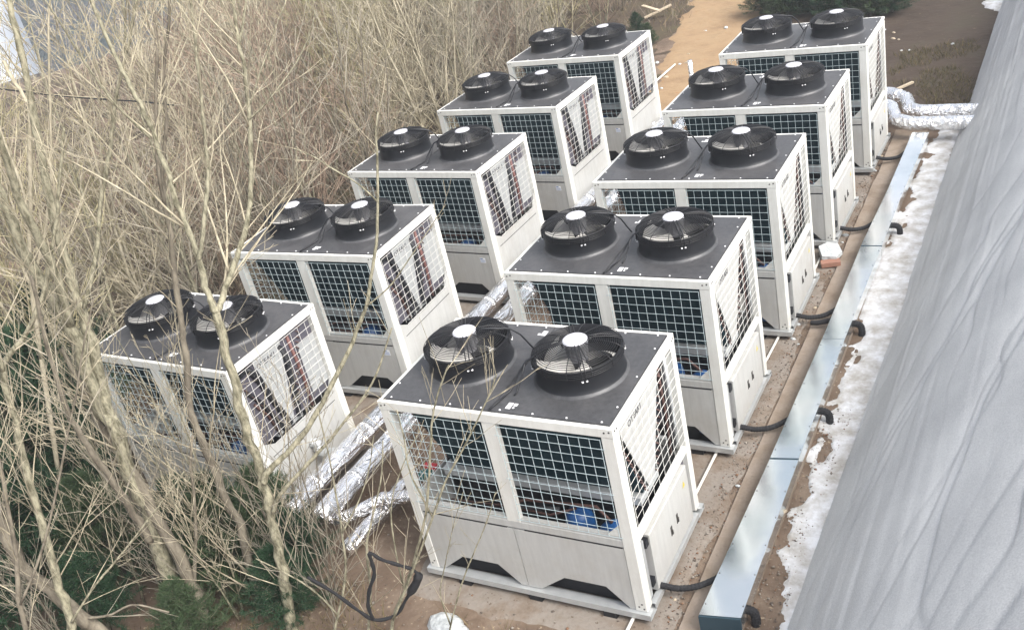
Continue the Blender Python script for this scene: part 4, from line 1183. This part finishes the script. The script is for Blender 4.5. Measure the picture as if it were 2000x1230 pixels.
while len(spots) < 250 and tries < 30000:
    tries += 1
    y = rg.uniform(-1.5, 34); x = rg.uniform(-30, -4.9)
    if y > 11: x = rg.uniform(-30, -4.6 - .16 * (y - 11))
    px, py, dz = proj((x, y, .8))
    if not (-150 < px < 1420 and -260 < py < 900): continue
    d = math.hypot(x - CAM.x, y - CAM.y)
    if rg.random() > min(1, 15 / d): continue
    if px < 420 and d > 11.5 + px * .012: continue
    mind = .55 + .02 * d
    if any((x - a) ** 2 + (y - b) ** 2 < mind ** 2 for a, b, _ in spots): continue
    if y < 3 and x > -5.8: continue
    spots.append((x, y, d))
for (x, y, d) in spots:
    k = rg.randrange(6)
    sct = rg.uniform(.75, 1.15)
    z = float(ground_z(x, y))
    t = empty('bare_shrub', (x, y, z), rg.uniform(0, 6.28), label=KINDS[k] + ' bare shrub in the leafless thicket behind the heat pumps', cat='shrub', group=KINDS[k] + ' shrubs of the thicket')
    t.scale = (sct, sct, sct)
    link('trunk', PROTO[k][0], t); link('crown', PROTO[k][1], t)

def blades_mesh(name, P, Dv, wid, mats, mi=None):
    """many thin triangles: P base (n,3), Dv tip offset, wid half width"""
    n = len(P)
    rs = np.random.RandomState(1)
    a = rs.uniform(0, 6.283, n)
    side = np.stack([np.cos(a), np.sin(a), 0 * a], 1) * wid[:, None]
    V = np.stack([P - side, P + side, P + Dv], 1).reshape(-1, 3)
    me = bpy.data.meshes.new(name)
    me.vertices.add(3 * n); me.vertices.foreach_set('co', V.astype(np.float32).ravel())
    me.loops.add(3 * n); me.loops.foreach_set('vertex_index', np.arange(3 * n, dtype=np.int32))
    me.polygons.add(n); me.polygons.foreach_set('loop_start', np.arange(0, 3 * n, 3, dtype=np.int32))
    for m in mats: me.materials.append(m)
    if mi is not None: me.polygons.foreach_set('material_index', mi.astype(np.int32))
    me.update(calc_edges=True)
    return me
rs = np.random.RandomState(6)
def scatter(n, x0, x1, y0, y1, test):
    X = rs.uniform(x0, x1, n); Y = rs.uniform(y0, y1, n)
    k = test(X, Y); return X[k], Y[k]
# dry brush and grass on the thicket floor
X, Y = scatter(120000, -30, -3.5, -5, 34, lambda X, Y: (in_thicket(X, Y) > .1) & (rs.rand(len(X)) < np.clip(13 / np.hypot(X - CAM.x, Y - CAM.y), 0, 1)) & (fbm(X * .9, Y * .9, 91) > .40))
n = len(X); hgt = rs.gamma(3, .085, n).clip(.06, .9)
P = np.stack([X, Y, ground_z(X, Y) - .02], 1)
Dv = np.stack([rs.normal(0, .6, n) * hgt, rs.normal(0, .6, n) * hgt, hgt], 1)
link('dry_brush', blades_mesh('dry_brush', P, Dv, np.full(n, .006), [M['grass'], M['twigr'], M['twigg'], M['grassg']], rs.randint(0, 4, n)), label='dry grass and brush covering the thicket floor', cat='brush', kind='stuff')
# far wood: one mass of leafless stems
X, Y = scatter(60000, -75, 4, 18, 95, lambda X, Y: (np.hypot(X - CAM.x, Y - CAM.y) > 30) & (X < -7 - .1 * Y) & (np.degrees(np.arctan2(X - CAM.x, Y - CAM.y)) > -44))
n = len(X); hgt = rs.uniform(1.5, 6, n)
P = np.stack([X, Y, ground_z(X, Y)], 1) + np.stack([0 * X, 0 * X, rs.uniform(0, 2.5, n)], 1)
Dv = np.stack([rs.normal(0, .42, n) * hgt, rs.normal(0, .42, n) * hgt, hgt * .6], 1)
link('far_wood', blades_mesh('far_wood', P, Dv, np.full(n, .013), [M['twig'], M['twigg'], M['twigr']], rs.randint(0, 3, n)), label='far leafless wood merging into one brown mass', cat='wood', kind='stuff')
# olive grass on the dark slope
X, Y = scatter(9000, .8, 3.2, 11.0, 14.5, lambda X, Y: (fbm(X * 1.5, Y * 1.5, 95) > .46))
n = len(X); hgt = rs.uniform(.03, .13, n)
link('slope_grass', blades_mesh('slope_grass', np.stack([X, Y, ground_z(X, Y)], 1), np.stack([rs.normal(0, .6, n) * hgt, rs.normal(0, .6, n) * hgt, hgt], 1), np.full(n, .004), [M['grassg'], M['grass']], (rs.rand(n) < .15).astype(int)), label='matted olive grass on the dark slope', cat='grass', kind='stuff')
# sparse dry grass on the near soil
X, Y = scatter(16000, -5, 2.0, -3.5, -.25, lambda X, Y: (fbm(X * 1.4, Y * 1.4, 97) > .47))
n = len(X); hgt = rs.uniform(.03, .16, n)
link('near_grass', blades_mesh('near_grass', np.stack([X, Y, ground_z(X, Y)], 1), np.stack([rs.normal(0, .6, n) * hgt, rs.normal(0, .6, n) * hgt, hgt], 1), np.full(n, .003), [M['grass'], M['grassg']], rs.randint(0, 2, n)), label='sparse dry grass on the brown soil in the foreground', cat='grass', kind='stuff')

# gravel and crumbs on the slabs, the gutter and the soil
def gravel(name, X, Y, size, m, label):
    n = len(X)
    O = np.array([[1, 0, 0], [-1, 0, 0], [0, 1, 0], [0, -1, 0], [0, 0, 1], [0, 0, -.6]], float)
    T = np.array([[0, 2, 4], [2, 1, 4], [1, 3, 4], [3, 0, 4], [2, 0, 5], [1, 2, 5], [3, 1, 5], [0, 3, 5]])
    jit = rs.uniform(.55, 1.3, (n, 6, 1))
    a = rs.uniform(0, 6.28, n); ca, sa = np.cos(a), np.sin(a)
    V = O[None] * jit * size[:, None, None]; V[:, :, 2] *= .6
    V2 = V.copy(); V2[..., 0] = V[..., 0] * ca[:, None] - V[..., 1] * sa[:, None]; V2[..., 1] = V[..., 0] * sa[:, None] + V[..., 1] * ca[:, None]
    V2 += np.stack([X, Y, ground_z(X, Y) + .014 + size * .1], 1)[:, None]
    F = (T[None] + (np.arange(n) * 6)[:, None, None]).reshape(-1, 3)
    me = bpy.data.meshes.new(name)
    me.vertices.add(n * 6); me.vertices.foreach_set('co', V2.astype(np.float32).ravel())
    me.loops.add(F.size); me.loops.foreach_set('vertex_index', F.astype(np.int32).ravel())
    me.polygons.add(len(F)); me.polygons.foreach_set('loop_start', np.arange(0, F.size, 3, dtype=np.int32))
    for k in m: me.materials.append(k)
    me.polygons.foreach_set('material_index', np.repeat(rs.randint(0, len(m), n), 8).astype(np.int32))
    me.update(calc_edges=True)
    return link(name, me, label=label, cat='gravel', kind='stuff')
X1, Y1 = rs.uniform(2.04, 2.235, 2600), rs.uniform(-.4, 10, 2600)
X2, Y2 = rs.uniform(-1.7, 2.1, 5200), rs.uniform(-1.2, 10.5, 5200)
X3, Y3 = rs.uniform(-4, 2.0, 1500), rs.uniform(-2.0, -.2, 1500)
X4, Y4 = rs.uniform(2.69, 2.95, 900), rs.uniform(-.6, 3.0, 900)
XX = np.concatenate([X1, X2, X3, X4]); YY_ = np.concatenate([Y1, Y2, Y3, Y4])
M['peb'] = mat('grit', (0.21, 0.175, 0.14), 0.9); M['peb2'] = mat('grit_dark', (0.13, 0.105, 0.085), 0.9); M['peb3'] = mat('grit_pale', (0.30, 0.265, 0.225), 0.9); M['peb4'] = mat('leaf_crumb', (0.22, 0.12, 0.07), 0.9)
gravel('gravel', XX, YY_, rs.gamma(2.2, .0026, len(XX)).clip(.0025, .02), [M['peb'], M['peb2'], M['peb3'], M['peb4']], 'loose gravel and crumbs around the heat pumps')

# ------------------------------------------------------------------ conifers
def make_conifer(seed, hgt, wid, m):
    r = random.Random(seed); tr = MB()
    tr.tube([(0, 0, -.1), (0, 0, hgt * .5), (r.uniform(-.04, .04), 0, hgt)], [.035, .022, .005], 6)
    P = []; Dv = []
    nb = int(150 * hgt)
    for k in range(nb):
        t = (k + r.random()) / nb
        z = hgt * (.04 + .96 * t); a = k * 2.399 + r.uniform(-.4, .4)
        L = wid * (1 - t) ** .75 * r.uniform(.6, 1.12) + .06
        d = Vector((math.cos(a), math.sin(a), r.uniform(-.05, .45))).normalized()
        b0 = Vector((0, 0, z)); pts = [b0]
        dd = d.copy()
        for q in range(4):
            dd = (dd + Vector((r.gauss(0, .12), r.gauss(0, .12), .05))).normalized(); pts.append(pts[-1] + dd * L / 4)
        tr.tube(pts, [.007, .006, .005, .004, .003], 3, cap=False)
        for q in range(int(46 + 130 * L)):
            f = r.random() ** .6 * 3.999; i = int(f); p = pts[i] + (pts[i + 1] - pts[i]) * (f - i)
            nd = (dd * .7 + Vector((r.gauss(0, .7), r.gauss(0, .7), r.gauss(.15, .6)))).normalized() * r.uniform(.05, .12)
            P.append(tuple(p)); Dv.append(tuple(nd))
    P = np.array(P); Dv = np.array(Dv)
    return tr.mesh('trunk', M['barkd'], True), blades_mesh('crown', P, Dv, np.full(len(P), .0055), [M[m]])
CON = [make_conifer(201, 1.5, .75, 'needle'), make_conifer(202, 1.15, .65, 'needle'), make_conifer(203, 1.3, .7, 'needle2')]
con = [(-4.55, -.35, 0, 1.1), (-5.5, .5, 1, 1.3), (-5.1, -1.1, 1, 1.2), (-3.9, -1.15, 0, 1.0), (-3.2, -.75, 2, .75), (-6.6, .1, 0, 1.15), (-2.75, -1.35, 1, .6), (-6.3, 1.5, 0, 1.0), (-4.5, -2.0, 0, 1.0), (-7.6, 1.2, 1, 1.3), (-1.75, -.55, 2, .8), (-1.6, -1.3, 2, .5), (-2.35, -.45, 1, .75), (-5.9, -.7, 0, 1.05), (-3.6, -2.0, 0, .9), (-5.2, .0, 0, 1.2), (-7.4, -.2, 2, 1.1), (-1.0, -.75, 1, .55), (-4.3, -1.55, 0, 1.1), (-1.72, -.05, 2, .62), (-1.30, -.22, 1, .48)]
cons = []
for i, (x, y, k, s) in enumerate(con):
    s *= 1.15
    t = empty('conifer', (x, y, GZ), i * 1.3, label='young dark green conifer under the bare trees at the lower left', cat='tree', group='dark conifers under the bare trees')
    t.scale = (s, s, s); cons.append(t)
    link('trunk', CON[k][0], t); link('crown', CON[k][1], t)
order_labels(cons, 'young dark conifer under the bare trees, %s')
fars = []
far = [(-1.75, 17.7, 2, .8), (-1.15, 17.3, 2, .95), (-.5, 17.2, 0, 1.0), (.15, 16.9, 0, 1.0), (.75, 16.7, 2, .95), (-.9, 18.2, 0, 1.2), (.4, 17.9, 0, 1.2), (1.15, 16.9, 0, .8)]
for i, (x, y, k, s) in enumerate(far):
    t = empty('conifer', (x, y, GZ), i * 1.7, label='low green conifer in the clump behind the farthest heat pump by the tray', cat='tree', group='green conifers at the top of the picture')
    t.scale = (s, s, s * .8); fars.append(t)
    link('trunk', CON[k][0], t); link('crown', CON[k][1], t)
order_labels(fars, 'low conifer in the green clump at the top, %s')
for i, (x, y, k, s) in enumerate([(-3.85, 15.9, 2, .38), (-4.3, 16.4, 0, .42), (-4.4, 15.2, 2, .35)]):
    t = empty('conifer', (x, y, GZ), i * 1.1, label='small dark evergreen bush on the left verge of the dirt road', cat='tree', group='evergreen bushes on the road verge')
    t.scale = (s, s, s)
    link('trunk', CON[k][0], t); link('crown', CON[k][1], t)

# ------------------------------------------------------------------ air
hz = bpy.data.materials.new('haze_air'); hz.use_nodes = True
_n = hz.node_tree.nodes; _n.clear()
_o = _n.new('ShaderNodeOutputMaterial'); _v = _n.new('ShaderNodeVolumePrincipled')
_v.inputs['Color'].default_value = (0.86, 0.90, 0.96, 1)
_v.inputs['Density'].default_value = 0.0026
_v.inputs['Anisotropy'].default_value = 0.2
hz.node_tree.links.new(_v.outputs[0], _o.inputs['Volume'])
MB().box(-430, 430, -430, 430, -16, 14).build('haze', hz, kind='stuff')
